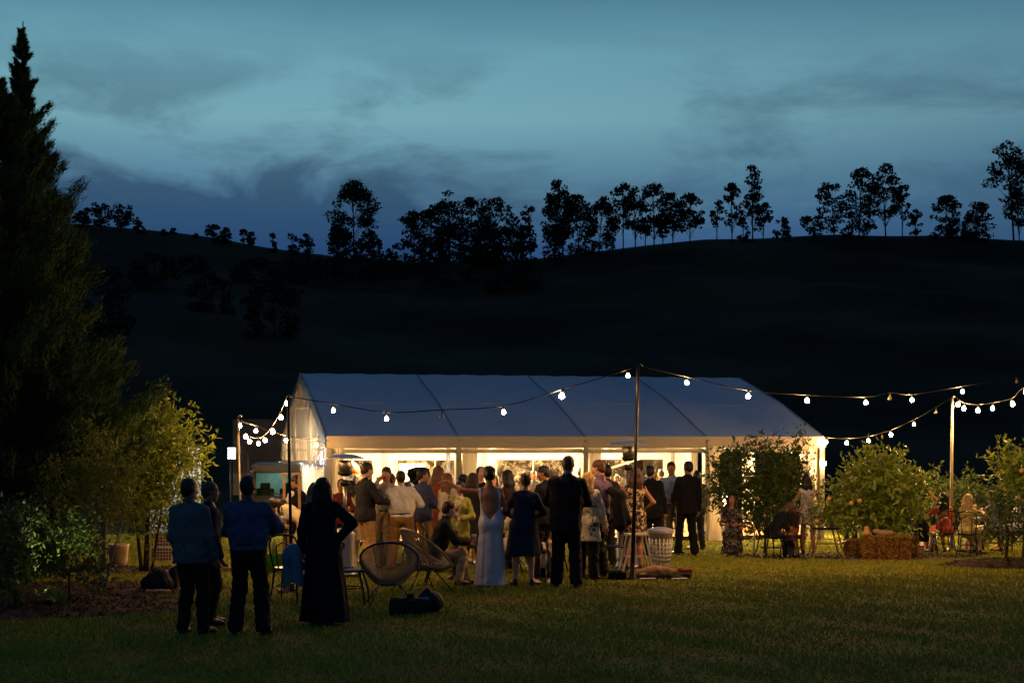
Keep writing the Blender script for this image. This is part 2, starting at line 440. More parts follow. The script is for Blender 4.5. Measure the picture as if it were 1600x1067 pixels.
SKIN = {'fair': mat('skin_fair', 'c99a7c', .5, .08, 12, .1, 80, spec=.4), 'tan': mat('skin_tan', 'a9744f', .5, .08, 12, .1, 80, spec=.4),
        'deep': mat('skin_brown', '8a5a3c', .5, .08, 12, .1, 80, spec=.4)}
M_LIP = mat('lips', '8c3f3a', .45, .1, bump=0)
M_EYE = mat('eye_white', 'd8d0c8', .3, .05, bump=0); M_IRIS = mat('iris', '2a1c14', .2, .1, bump=0)
def cloth(hexc, name=None, var=.12, rough=.85, spec=.2):
    return mat(name or 'cloth_'+hexc, hexc, rough, var+.08, 5, .9, 15, spec=spec, sheen=.0)
def hairm(hexc): return mat('hair_'+hexc, hexc, .5, .45, 18, .5, 70, spec=.4)
M_SHOEB = mat('black_leather', '14110f', .3, .2, 12, .1, 60, spec=.5)
M_SHOET = mat('tan_leather', '7a5030', .4, .2, 12, .1, 60, spec=.5)
HEIGHTS = []
def figure(label, px, top, D, head=0, H=None, fem=False, skin='tan', lean=0, side=0, pelvis=.94, pelv_y=0, pelv_x=0, hands=None, elbows=None, feet=None, knees=None,
           look=0, nod=0, top_w=None, bottom=None, shoes=M_SHOEB, hair=('short', '1c130d'), wide=1.0, res=.017, curl=(.5, .5), palm=(None, None), base=None, face=True, name='person', group='wedding guests', group_on=False, ground=None, hdir=(None, None), belly=0, twist=0):
    """top_w: dict(kind, mat, ...) list; bottom: dict(kind, mat)"""
    X = at(px, D); gzz = gz(X, D) if ground is None else ground
    seated = pelvis < .75
    if H is None: H = CAMZ-(top-HY)/F*D-gzz
    if seated or abs(lean) > 25: H = H if H < 1.9 and H > 1.5 and base else (base or 1.68)
    if side == 0 and not seated: side = 3*math.sin(px*1.7); look += 9*math.sin(px*2.9)
    HEIGHTS.append((label[:40], round(H, 2)))
    sc = H/1.755
    root = thing(name, label, 'man' if not fem else 'woman', (X, D, gzz), -R(head), None)
    if name != 'person': root['category'] = 'child'
    if group_on: root['group'] = group_on
    # skeleton (right = +x, forward = +y)
    P = np.array([pelv_x, pelv_y, pelvis]); la = R(lean); sa = R(side)
    u = nrm([math.sin(sa), math.sin(la), math.cos(la)]); tw = R(twist)
    rx = nrm(np.cross([-math.sin(tw)*0, math.cos(tw), 0], u)); rx = nrm(np.cross(nrm([math.sin(tw), math.cos(tw), 0]), u)) if abs(lean) < 80 else np.array([1., 0, 0]); fy = np.cross(u, rx)
    sw = (.142 if fem else .168)*wide; hipw = (.092 if fem else .088)
    N_ = P+u*.53; sh = [N_-u*(.082 if fem else .088)-rx*sw, N_-u*(.082 if fem else .088)+rx*sw]         # 0 = left, 1 = right
    lk = R(look); nd = R(nod+lean*.35)
    hf = nrm(fy*math.cos(lk)*math.cos(nd)+rx*math.sin(lk)-u*math.sin(nd)*1.0); hr = nrm(np.cross(hf, u)); hu = np.cross(hr, hf)
    Hc = N_+u*.045+hu*.115+hf*.018
    HM = [hr, hf, hu]
    if hands is None: hands = [(-.25, .07, .80), (.25, .07, .80)]
    elbows = elbows or [None, None]
    el = [0, 0]; wr = [0, 0]
    for i in (0, 1):
        q = -1 if i == 0 else 1
        hint = elbows[i] if elbows[i] is not None else (q*.5, -.8, -.4)
        el[i], wr[i] = ik(sh[i], hands[i], .285, .262, hint)
    hip = [P-rx*hipw-u*.02, P+rx*hipw-u*.02]
    if feet is None: feet = [(-.11, .02, .085), (.11, -.01, .085)]
    kn = [0, 0]; an = [0, 0]; toe = [0, 0]
    for i in (0, 1):
        hint = (knees or [(0, 1, .1)]*2)[i]
        kn[i], an[i] = ik(hip[i], feet[i][:3], .425, .425, hint)
        q = (-.22 if i == 0 else .22) if len(feet[i]) < 4 else feet[i][3]
        toe[i] = an[i]+np.array([math.sin(q)*.17, math.cos(q)*.17, -.055])
    pts = np.array([P, N_, Hc, *sh, *el, *wr, *hip, *kn, *an, *toe]); lo = pts.min(0)-.17; hi = pts.max(0)+.17; lo[2] = min(lo[2], -.0)
    f_ = fem
    def torso(S, g, k=.05):
        hb = .108 if f_ else .10; wa = .082 if f_ else .098; ch = .088 if f_ else .108
        hb += g; wa += g+belly; ch += g
        for i, q in ((0, -1), (1, 1)):
            a = P+rx*q*.068*wide; b = P+u*.19+rx*q*(.042 if f_ else .058)*wide+fy*belly*.6; c = P+u*.385+rx*q*(.062 if f_ else .085)*wide
            S.cap(a, b, hb, wa, k).cap(b, c, wa, ch, k).cap(c, sh[i]-rx*q*.045-u*.02, ch*.86, .045+g, k)
        S.cap(P+u*.19+fy*belly, P+u*.40, wa, .085+g, k).cap(P+u*.40, N_-u*.02, .075+g, .045+g*.5, .04)
        for i in (0, 1): S.cap(N_-u*.03, sh[i]+u*.012, .04+g*.6, .04+g*.6, .04)
        if f_:
            for q in (-1, 1): S.ell(P+u*.36+fy*.088+rx*q*.065, (.058+g,)*3, .04)
            S.cap(P-fy*.045-rx*.06-u*.03, P-fy*.045+rx*.06-u*.03, .088+g, .088+g, .05)
        else: S.cap(P-fy*.035-rx*.055-u*.03, P-fy*.035+rx*.055-u*.03, .085+g, .085+g, .05)
    def arm(S, i, g, upto=1.0, k=.03):
        a, b, c = sh[i], el[i], wr[i]
        fr = .85 if f_ else 1
        r0, r1, r2 = .050*fr+g, .042*fr+g, .029*fr+g
        if upto <= .5:
            e = a+(b-a)*upto*2; S.cap(a, e, r0, r0*(1-upto)+r1*upto, k); return
        S.cap(a, b, r0, r1, k); t = (upto-.5)*2; S.cap(b, b+(c-b)*t, r1, r1+(r2-r1)*t, k)
    def legs(S, g, hemr=None, k=.035):
        for i in (0, 1):
            a, b, c = hip[i], kn[i], an[i]
            S.cap(a, b, .085+g, .057+g, k)
            r2 = .038+g if hemr is None else hemr
            m = b+(c-b)*.3-fy*.012; S.cap(b, m, .055+g, .056+g, k).cap(m, c, .056+g, r2, k)
    if D > 25.5 and res == .017: res = .021
    S = SDF(lo, hi, res*1.22); torso(S, 0); legs(S, -.002)
    for i in (0, 1):
        arm(S, i, 0); S.cap(an[i], toe[i]+np.array([0, 0, .015]), .036, .028, .03); S.cap(an[i]-np.array([0, .03, .03]), an[i], .03, .036, .02)
    S.cap(N_-u*.06, Hc-hu*.09-hf*.02, .055, .052, .04)
    S.ell(Hc, (.055, .065, .075), .02, HM)
    ex = [head_parts(Hc, HM, fem, .0098 if D < 24.5 else .0135)]
    hw = []
    for i in (0, 1):
        dn = nrm(wr[i]-el[i]) if hdir[i] is None else nrm(hdir[i])
        pm = palm[i] if palm[i] is not None else (.3*(1 if i == 0 else -1), .6, 0.1)
        if abs(np.dot(dn, nrm(pm))) > .95: pm = (1, 0, 0)
        ex.append(hand(wr[i]-dn*.012, dn, pm, 1 if i == 0 else -1, curl[i], .0082 if D < 24.5 else .0125))
        hw.append(wr[i]+dn*.09+nrm(pm)*.03)
    body = sdf_obj('body', S, SKIN[skin], root, sc, ex)
    if face:
        for q in (-1, 1):
            m = MB(); c = (Hc+hr*.031*q+hf*.077+hu*.004)*sc
            m.lathe([(0.001, -.012), (.008, -.009), (.012, 0), (.008, .009), (.001, .012)], c, 8); e = m.build('eye', M_EYE, body)
            m = MB(); c2 = c+hf*.0095; m.lathe([(0.001, -.006), (.005, -.003), (.006, 0), (.005, .003), (.001, .006)], c2, 6); m.build('iris', M_IRIS, body)
        m = MB(); m.tube([(Hc+hr*x+hf*(.091-abs(x)*.25)-hu*.058)*sc for x in (-.022, -.01, 0, .01, .022)], [.003, .006, .006, .006, .003], 6); m.build('lips', M_LIP, body)
    def folds(S, amp, fx=38, fz=21, ph=0.):
        X_, Y_, Z_ = S.grid(); th = X_*fx+Y_*fx*.6
        S.F += amp*(np.sin(th+3*np.sin(Z_*fz*.5+ph)+ph)*np.sin(Z_*fz+X_*9+ph*2)*.6+np.sin(X_*55+Z_*34+ph)*np.cos(Y_*47-Z_*12)*.4).astype(np.float32)
    def along(S):
        X_, Y_, Z_ = S.grid(); return (X_-P[0])*u[0]+(Y_-P[1])*u[1]+(Z_-P[2])*u[2]
    ph = (px % 17)*.7
    for g in (top_w or []):
        kd = g['kind']; S = SDF(lo-.06, hi+.06, res)
        if kd in ('shirt', 'jacket', 'blouse', 'vest'):
            gr = {'shirt': .014, 'jacket': .028, 'blouse': .016, 'vest': .021}[kd]; gr = g.get('grow', gr)
            torso(S, gr)
            L_ = g.get('len', {'shirt': .0, 'jacket': -.13, 'blouse': -.08, 'vest': .02}[kd])
            if L_ < -.03:
                fl = g.get('flare', .015)
                for q in (-1, 1): S.cap(P+rx*q*.06*wide, P+rx*q*.065*wide+u*(L_-.03), .105+gr, .11+gr+fl, .05)
                if not seated:
                    S.cap(P, P+u*(L_-.03), .10+gr, .11+gr+fl, .05)
            sl = g.get('sleeve', 0 if kd == 'vest' else .97)
            if isinstance(sl, (int, float)): sl = (sl, sl)
            for i in (0, 1):
                if sl[i]: arm(S, i, (.022 if kd == 'jacket' else .014)+g.get('loose', 0), sl[i])
            if g.get('collar', kd != 'blouse'): S.cap(N_-u*.02, N_+u*.035-fy*.008, .066 if not f_ else .056, .06 if not f_ else .052, .02)
            folds(S, .015 if kd != 'jacket' else .011, ph=ph)
            A = along(S); S.F = np.maximum(S.F, -(A-L_))
            if kd == 'vest':
                pass
            if g.get('open'):      # open front showing the shirt
                X_, Y_, Z_ = S.grid(); xl = (X_-P[0])*rx[0]+(Y_-P[1])*rx[1]+(Z_-P[2])*rx[2]; fl_ = (X_-P[0])*fy[0]+(Y_-P[1])*fy[1]+(Z_-P[2])*fy[2]
                wv = .02+np.clip(A-.12, 0, .45)*.14*g['open']; dd = np.maximum(np.abs(xl)-wv, .03-fl_); S.F = np.maximum(S.F, -dd)
            o = sdf_obj(g.get('name', kd), S, g['mat'], root, sc)
        elif kd == 'dress':
            gr = g.get('grow', .012); torso(S, gr)
            sl = g.get('sleeve', .25)
            if isinstance(sl, (int, float)): sl = (sl, sl)
            for i in (0, 1):
                if sl[i]: arm(S, i, .013+g.get('loose', 0), sl[i])
            hem = g.get('hem', .5)
            if not seated and abs(lean) < 40:
                X_, Y_, Z_ = S.grid(); t = np.clip((P[2]+.12-Z_)/(P[2]+.12-hem), 0, 1.2)
                cx_ = P[0]*(1-t)+(an[0][0]+an[1][0])/2*t+g.get('dx', 0)*t; cy_ = P[1]*(1-t)+((an[0][1]+an[1][1])/2+.03)*t
                w0, w1 = g.get('w', (.13, .27)); ax = w0+(w1-w0)*t+.045*np.sin(np.clip(t*4.5, 0, 1)*math.pi*.5)*g.get('hips', 1); ay = ax*g.get('flat', .78)
                th = np.arctan2(Y_-cy_, X_-cx_); nf = g.get('nf', 11)
                rr = 1+(.045*np.sin(th*nf+np.sin(Z_*6+ph)*.8)+.03*np.sin(th*(nf*2+1)+ph+Z_*3))*np.clip(t*1.3, 0, 1)*g.get('fold', 1)
                d = (np.sqrt(((X_-cx_)/ax)**2+((Y_-cy_)/ay)**2)/rr-1)*np.minimum(ax, ay)
                d = np.maximum(d, hem-Z_); d = np.maximum(d, Z_-(P[2]+.12)).astype(np.float32)
                S.put(d, (slice(None),)*3, .05)
                S.F = np.maximum(S.F, hem-Z_)
            else:
                fr = g.get('cover', 1.0)
                for i in (0, 1):
                    e = hip[i]+(kn[i]-hip[i])*min(1, fr*1.0); S.cap(hip[i], e, .115, .085+.02*fr, .09)
                    if fr > 1: e2 = kn[i]+(an[i]-kn[i])*(fr-1); S.cap(kn[i], e2, .095, .11, .09)
                if fr > .8: S.cap((kn[0]+kn[1])/2, (hip[0]+hip[1])/2, .07, .09, .08)
                if fr > 1: S.cap((kn[0]+kn[1])/2, (kn[0]+kn[1])/2*(2-fr)+(an[0]+an[1])/2*(fr-1), .09, .1, .09)
            folds(S, g.get('amp', .006), ph=ph)
            A = along(S)
            if g.get('neck'):       # scooped neckline
                S.ell(N_+fy*.10+u*.0, (.085, .12, .11*g['neck']), .01, [rx, fy, u], True)
            if g.get('back'):       # open back
                X_, Y_, Z_ = S.grid(); xl = (X_-P[0])*rx[0]+(Y_-P[1])*rx[1]+(Z_-P[2])*rx[2]; fl_ = (X_-P[0])*fy[0]+(Y_-P[1])*fy[1]+(Z_-P[2])*fy[2]
                v = np.clip((A-g['back'])*.75, -1, .115)
                dd = np.maximum(np.maximum(np.abs(xl)-v, fl_+.0), g['back']-A); S.F = np.maximum(S.F, -dd)
                S.F = np.maximum(S.F, A-.50)
            elif sl[0] < .3: S.F = np.maximum(S.F, A-.515)
            o = sdf_obj(g.get('name', 'dress'), S, g['mat'], root, sc)
    if bottom:
        kd = bottom['kind']; S = SDF(lo-.06, hi+.06, res)
        if kd in ('trousers', 'shorts'):
            g = bottom.get('grow', .018); legs(S, g, bottom.get('hem', .066))
            for q in (-1, 1): S.cap(P+rx*q*.065*wide, P+rx*q*.055*wide+u*.1+fy*belly*.6, (.108 if f_ else .104)+.004, .10+belly, .05)
            S.cap(P-fy*.04-rx*.05-u*.04, P-fy*.04+rx*.05-u*.04, .095, .095, .05)
            folds(S, .014, 24, 34, ph); A = along(S); S.F = np.maximum(S.F, A-.075)
            X_, Y_, Z_ = S.grid(); S.F = np.maximum(S.F, (.045 if kd == 'trousers' else bottom.get('cut', .5))-Z_)
            sdf_obj(kd, S, bottom['mat'], root, sc)
            if not seated and bottom.get('belt', True):
                m = MB(); ring = []
                ww = .15*wide+belly*.5
                for k in range(17):
                    t = 2*math.pi*k/16; ring.append((P+u*.07+rx*math.cos(t)*(ww+.012)+fy*(math.sin(t)*(.118+belly)+belly*.4))*sc)
                m.tube(ring, .014*sc, 6, False); m.build('belt', M_SHOEB, root)
    if shoes is not None:
        for i in (0, 1):
            S = SDF(np.minimum(an[i], toe[i])-.12, np.maximum(an[i], toe[i])+.12, .013 if D < 25 else .017)
            S.cap(an[i]+np.array([0, -.02, -.035]), toe[i]+np.array([0, 0, .008]), .040, .033, .03).cap(an[i]+np.array([0, -.035, -.05]), an[i]+np.array([0, -.01, 0]), .034, .043, .02)
            X_, Y_, Z_ = S.grid(); S.F = np.maximum(S.F, an[i][2]-.083-Z_)
            sdf_obj('shoe', S, shoes, root, sc)
    if hair:
        st, hc = hair[0], hair[1]; hm = hairm(hc); S = SDF(Hc-np.array([.3, .3, .62]), Hc+.26, .0135 if D < 24.5 else .017)
        Pt = lambda x, y, z: Hc+hr*x+hf*y+hu*z
        X_, Y_, Z_ = S.grid()
        S.ell(Pt(0, -.018, .035), (.086, .099, .096), .02, HM)
        S.ell(Pt(0, -.035, -.02), (.078, .075, .08), .03, HM)
        xl = (X_-Hc[0])*hr[0]+(Y_-Hc[1])*hr[1]+(Z_-Hc[2])*hr[2]; yl = (X_-Hc[0])*hf[0]+(Y_-Hc[1])*hf[1]+(Z_-Hc[2])*hf[2]; zl = (X_-Hc[0])*hu[0]+(Y_-Hc[1])*hu[1]+(Z_-Hc[2])*hu[2]
        if st in ('short', 'crop', 'bald'):
            S.F = np.maximum(S.F, -(zl*1.0+.015-yl*.0+np.where(yl > 0, -yl*.75, -yl*.95)))    # slanted hairline
            if st == 'crop': S.F += .006
            if st == 'bald': S.F = np.maximum(S.F, zl-.06)
        else:
            ln = {'bob': .20, 'long': .34, 'verylong': .46, 'bun': .0, 'updo': 0.0, 'tail': 0}[st]
            if ln:
                back = -fy if abs(lean) < 45 else fy*.0+np.array([0, 0, -.2])
                dn = -u if abs(lean) < 45 else np.array([0, .25, -1.])
                for q in (-.055, -.02, .02, .055):
                    a = Pt(q, -.045, .0); b = Pt(q*1.25, -.06, -.13); c_ = Hc+hr*q*1.5+dn*(ln+.02*math.sin(q*90+ph))+(-fy*.085 if abs(lean) < 45 else 0)
                    S.cap(a, b, .055, .052, .03).cap(b, c_, .05, .028, .03)
                for q in (-1, 1): S.cap(Pt(q*.072, .01, .03), Pt(q*.082, -.01, -.12-(.03 if st != 'bob' else 0)), .026, .026, .03)
            if st == 'bun': S.ell(Pt(0, -.115, .04), (.05, .045, .05), .015, HM)
            if st == 'updo':
                S.ell(Pt(0, -.10, .0), (.065, .05, .06), .03, HM); S.ell(Pt(.03, -.08, .06), (.05, .05, .045), .03, HM)
            if st == 'tail':
                S.cap(Pt(0, -.10, .03), Pt(0, -.14, -.02), .03, .03, .02); S.cap(Pt(0, -.14, -.02), Pt(0, -.12, -.22), .032, .014, .02)
            dd = np.maximum(-(yl-.035-np.maximum(zl-.055, -.3)*-.9), np.abs(xl)-.066+np.maximum(zl, 0)*.3)      # keep the face free
            S.F = np.maximum(S.F, -dd)
        S.F += (.0035*np.sin(xl*150+4*np.sin(zl*25+ph))*np.cos(yl*70+ph)+.003*np.sin(np.arctan2(yl, xl)*14+zl*20)).astype(np.float32)
        V, Q = S.extract()
        o = link('hair', mesh_np('hair', V*sc, Q, True), hm, root)
    rot = Matrix.Rotation(-R(head), 3, 'Z')
    def to_world(v): return Vector((X, D, gzz))+rot@Vector([float(q) for q in np.array(v)*sc])
    return dict(root=root, J=dict(P=P, u=u, rx=rx, fy=fy, N=N_, sh=sh, el=el, wr=wr, Hc=Hc, HM=HM, kn=kn, an=an), sc=sc, hand=[to_world(h) for h in hw], tw=to_world)

DECK = -.08; TP = Vector((-4.127, 34, 0)); TU = Vector((.9705, .2405, 0)); TV = Vector((-.2405, .9705, 0)); TW = 10.6; TB = 3.0
# ------------------------------------------------------------------ ground, lawn, hills
def build_ground():
    ys = np.concatenate([np.arange(-20, 10, 2.5), np.arange(10, 52, .5), np.arange(52, 100, 3), np.arange(100, 262, 5), np.arange(262, 700, 25)])
    us = np.concatenate([np.arange(-3.0, -.5, .2), np.arange(-.5, .5, .0125), np.arange(.5, 3.01, .2)])
    V = []
    for y in ys:
        yy = max(y, 24.)
        for u_ in us:
            x = u_*yy; z = gz(x, y)
            if 75 < y < 262:
                w = min(1, (y-75)/60)*(.35 if y > 235 else 1)
                z += w*(.8*math.sin(x*.09+y*.05)*math.sin(y*.11+x*.02)+.35*math.sin(x*.31+1.3)*math.sin(y*.27))
            V.append((x, y, z))
    n = len(us); F_ = []
    for j in range(len(ys)-1):
        a = np.arange(n-1)+j*n; F_.append(np.stack([a, a+1, a+n+1, a+n], 1))
    me = mesh_np('ground', V, np.concatenate(F_), True)
    m = mat('lawn_soil_grass', '56621f', .95, .3, .8, .9, 9, c2='60501f', spec=.1); nt = m.node_tree; N = nt.nodes; L = nt.links
    # hill pasture: darker, with darker scrub patches
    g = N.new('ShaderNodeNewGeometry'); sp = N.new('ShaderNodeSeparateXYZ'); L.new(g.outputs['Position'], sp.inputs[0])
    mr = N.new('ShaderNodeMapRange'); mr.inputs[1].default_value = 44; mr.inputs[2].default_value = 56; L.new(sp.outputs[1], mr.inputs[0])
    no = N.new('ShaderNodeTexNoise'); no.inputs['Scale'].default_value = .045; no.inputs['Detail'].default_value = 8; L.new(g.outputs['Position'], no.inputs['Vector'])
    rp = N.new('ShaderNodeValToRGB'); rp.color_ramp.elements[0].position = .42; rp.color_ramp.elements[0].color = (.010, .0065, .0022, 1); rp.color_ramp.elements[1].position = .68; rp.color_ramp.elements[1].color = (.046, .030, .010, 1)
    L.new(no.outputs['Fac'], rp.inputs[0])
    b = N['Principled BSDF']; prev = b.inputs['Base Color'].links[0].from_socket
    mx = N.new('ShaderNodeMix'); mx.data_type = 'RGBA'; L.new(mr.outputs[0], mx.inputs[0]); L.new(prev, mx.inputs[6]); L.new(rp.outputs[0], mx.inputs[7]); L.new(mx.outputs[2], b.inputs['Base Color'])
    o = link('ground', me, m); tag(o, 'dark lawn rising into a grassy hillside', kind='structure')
    tree_m = mat('grass_blades', '97a636', .8, .5, 3, 0, c2='9a8a36', island=True, spec=.15)
    # mown grass: short blades over the visible lawn
    n = 380000
    D = np.sqrt(rng.uniform(12.6**2, 38.5**2, n)); X = rng.uniform(-.36, .36, n)*D
    Z = np.array([gz(a, b_) for a, b_ in zip(X, D)])
    sd = (X-TP.x)*TU.x+(D-TP.y)*TU.y; wd = (X-TP.x)*TV.x+(D-TP.y)*TV.y
    keep = ~((wd > .02) & (sd > 0) & (sd < 12))
    # clumps: thin patches where the soil shows
    pat = np.sin(X*1.7+np.sin(D*1.1)*2)*np.sin(D*1.9+X*.6)+.5*np.sin(X*5.1+D*3.3)
    keep &= rng.uniform(0, 1, n) < np.clip(.85+.2*pat, .5, 1)
    for (bx, by, rx_, ry_) in BEDS: keep &= ~(((X-bx)/rx_)**2+((D-by)/ry_)**2 < .85)
    X, D, Z = X[keep], D[keep], Z[keep]; n = len(X); pat = pat[keep]
    a = rng.uniform(0, 2*math.pi, n); w = .0045+.00025*D*rng.uniform(.6, 1.3, n); h = rng.uniform(.02, .05, n)*(1+.35*np.clip(pat, -1, 1)); lx = rng.normal(0, .018, n); ly = rng.normal(0, .018, n)
    p0 = np.stack([X-np.cos(a)*w, D-np.sin(a)*w, Z-.004], 1); p1 = np.stack([X+np.cos(a)*w, D+np.sin(a)*w, Z-.004], 1); p2 = np.stack([X+lx, D+ly, Z+h], 1)
    V = np.stack([p0, p1, p2], 1).reshape(-1, 3); Fc = np.arange(3*n).reshape(-1, 3)
    o = link('grass', mesh_np('grass', V, Fc), tree_m); tag(o, 'short mown grass blades over the whole lawn', kind='stuff', cat='grass')
BEDS = [(at(135, 22), 22.3, 2.0, 1.2), (at(60, 20), 20.0, 2.2, 1.5), (at(1580, 27.3), 27.3, 1.35, .75), (at(225, 25.8), 26.2, 1.6, .9), (at(1350, 30.2), 30.6, 2.6, 1.0)]
build_ground()
M_MULCH = mat('bark_mulch', '463420', .95, .6, 6, .8, 40)
def mulch(label, bx, by, rx_, ry_, h):
    n = 40; vs = []; fs = []; rings = 9
    for i in range(rings+1):
        r = i/rings
        for k in range(n):
            t = 2*math.pi*k/n; q = 1+.07*math.sin(3*t+bx)+.04*math.sin(7*t)
            x = bx+rx_*r*q*math.cos(t); y = by+ry_*r*q*math.sin(t)
            z = gz(x, y)+h*(1-r**3)*(1+.2*math.sin(x*9)*math.sin(y*11))-.015*(r == 1)+random.uniform(-.012, .012)*(r < 1)
            vs.append((x, y, z))
    for i in range(rings):
        for k in range(n): fs.append((i*n+k, i*n+(k+1) % n, (i+1)*n+(k+1) % n, (i+1)*n+k))
    m = MB().add(vs, fs, True); o = m.build('mulch_bed', M_MULCH); tag(o, label, kind='structure')
    nn = int(900*rx_*ry_); r = np.sqrt(rng.uniform(0, 1, nn)); t = rng.uniform(0, 6.28, nn); X = bx+rx_*r*np.cos(t); Y = by+ry_*r*np.sin(t)
    Z = np.array([gz(a, b) for a, b in zip(X, Y)])+h*(1-r**3)+.008; a = rng.uniform(0, 3.14, nn); l = rng.uniform(.015, .05, nn); w = l*.35
    dx, dy = np.cos(a), np.sin(a); tz = rng.uniform(-.02, .03, nn)
    V = np.stack([np.stack([X+dx*l*s1-dy*w*s2, Y+dy*l*s1+dx*w*s2, Z+tz*s1], 1) for s1, s2 in ((-1, -1), (1, -1), (1, 1), (-1, 1))], 1).reshape(-1, 3)
    o2 = link('bark_chips', mesh_np('bark_chips', V, np.arange(4*nn).reshape(-1, 4)), M_MULCH); o2['kind'] = 'stuff'; o2['label'] = label.replace('bed', 'chips'); o2.parent = o
mulch('brown bark mulch bed beneath the tall conifer and the slim tree', *BEDS[0], .05)
mulch('brown bark mulch bed round the spotlit plants', *BEDS[1], .05)
mulch('dark mounded mulch bed round the small tree at the lawn edge', *BEDS[2], .14)
mulch('brown mulch bed beneath the leafy tree by the clay pot', *BEDS[3], .04)
mulch('brown earth bed beneath the citrus tree and straw bales', *BEDS[4], .03)

# ------------------------------------------------------------------ trees
M_FARLEAF = mat('gum_leaves', (.028, .035, .022), .8, .4, 3, 0, island=True, spec=.2)
M_FARBARK = mat('gum_bark', (.05, .045, .04), .9, .2, 3, 0)
def leaf_cloud(C, Rd, n, size, aspect=.5, shell=.35, droop=0.):
    """n quads inside ellipsoids; C (m,3) centres, Rd (m,3) radii"""
    C = np.array(C, float); Rd = np.array(Rd, float); vol = Rd.prod(1)**(2/3); k = rng.choice(len(C), n, p=vol/vol.sum())
    d = rng.normal(size=(n, 3)); d /= np.linalg.norm(d, axis=1)[:, None]
    r = (1-shell*rng.uniform(0, 1, n)**1.5*1.0)*rng.uniform(.25, 1.08, n)**.35
    p = C[k]+d*r[:, None]*Rd[k]
    a = rng.normal(size=(n, 3)); a[:, 2] -= droop; a /= np.linalg.norm(a, axis=1)[:, None]
    b = np.cross(a, rng.normal(size=(n, 3))); b /= np.linalg.norm(b, axis=1)[:, None]
    s = size*rng.uniform(.6, 1.3, n)[:, None]
    return p, a*s, b*s*aspect
def quads(p, a, b):
    V = np.stack([p-a, p-b*1.0, p+a, p+b*1.0], 1).reshape(-1, 3)
    return V, np.arange(len(p)*4).reshape(-1, 4)
def ridge_tree(px, base, top, w, kind, label, D=None, cnt=1.0):
    D = D or 246+random.uniform(-3, 3)
    x = at(px, D); z0 = gz(x, D)-.3; zt = zat(top, D); H = zt-z0; w2 = w/F*D/2
    root = thing('gum_tree', label, 'tree', (x, D, z0), 0, 'gum trees along the ridge')
    rr = random.Random(int(px*7+top)); lean = rr.uniform(-.08, .08)*H
    low = {'tall': .34, 'round': .02, 'full': .05, 'pole': .42, 'spread': .22}[kind]
    m = MB(); tr = max(.05*H**.8*.35, .10)
    m.tube([(0, 0, 0), (lean*.3, 0, H*.35), (lean*.8, 0, H*.72), (lean, 0, H*.93)], [tr, tr*.8, tr*.5, tr*.15], 6)
    cl = []; rd = []
    ncl = int({'tall': 34, 'round': 24, 'full': 52, 'pole': 18, 'spread': 32}[kind]*cnt)
    for i in range(ncl):
        t = rr.uniform(0, 1); zz_ = H*(low+(1-low)*t)
        if kind == 'full': prof = math.sin(min(1, t*.85+.18)*math.pi)**.45
        elif kind == 'round': prof = math.sqrt(max(0, 1-t*t))*.95+.05
        elif kind == 'spread': prof = (.35+.65*math.sin(min(1, t*1.02)*math.pi*.82))
        elif kind == 'pole': prof = .5+.5*math.sin(t*math.pi)
        else: prof = math.sin(min(1, t*.8+.22)*math.pi)**.6
        ang = rr.uniform(0, 6.28); q = rr.uniform(.25, 1)**.5*prof
        cx_ = math.cos(ang)*w2*q*.86+lean*t; cy_ = math.sin(ang)*w2*q*.7
        s = rr.uniform(.10, .21)*(w2*2)**.6*(H**.4)*.80
        zc = min(zz_, H-s*.5); cl.append((cx_, cy_, zc)); rd.append((s*rr.uniform(.9, 1.35), s, s*rr.uniform(.55, .85)))
        if rr.random() < .8:
            zb = max(H*.15, zc-H*rr.uniform(.15, .35)); m.tube([(lean*zb/H*.8, 0, zb), (cx_*.55, cy_*.5, zb*.35+zc*.65), (cx_, cy_, zc)], [tr*.32, tr*.2, tr*.08], 4, False)
    m.build('trunk', M_FARBARK, root)
    tot = int(sum(np.prod(r)**(2/3) for r in rd)*62)+150
    V, Q = quads(*leaf_cloud(cl, rd, min(tot, 12000), .25, .6))
    link('crown', mesh_np('crown', V, Q), M_FARLEAF, root)
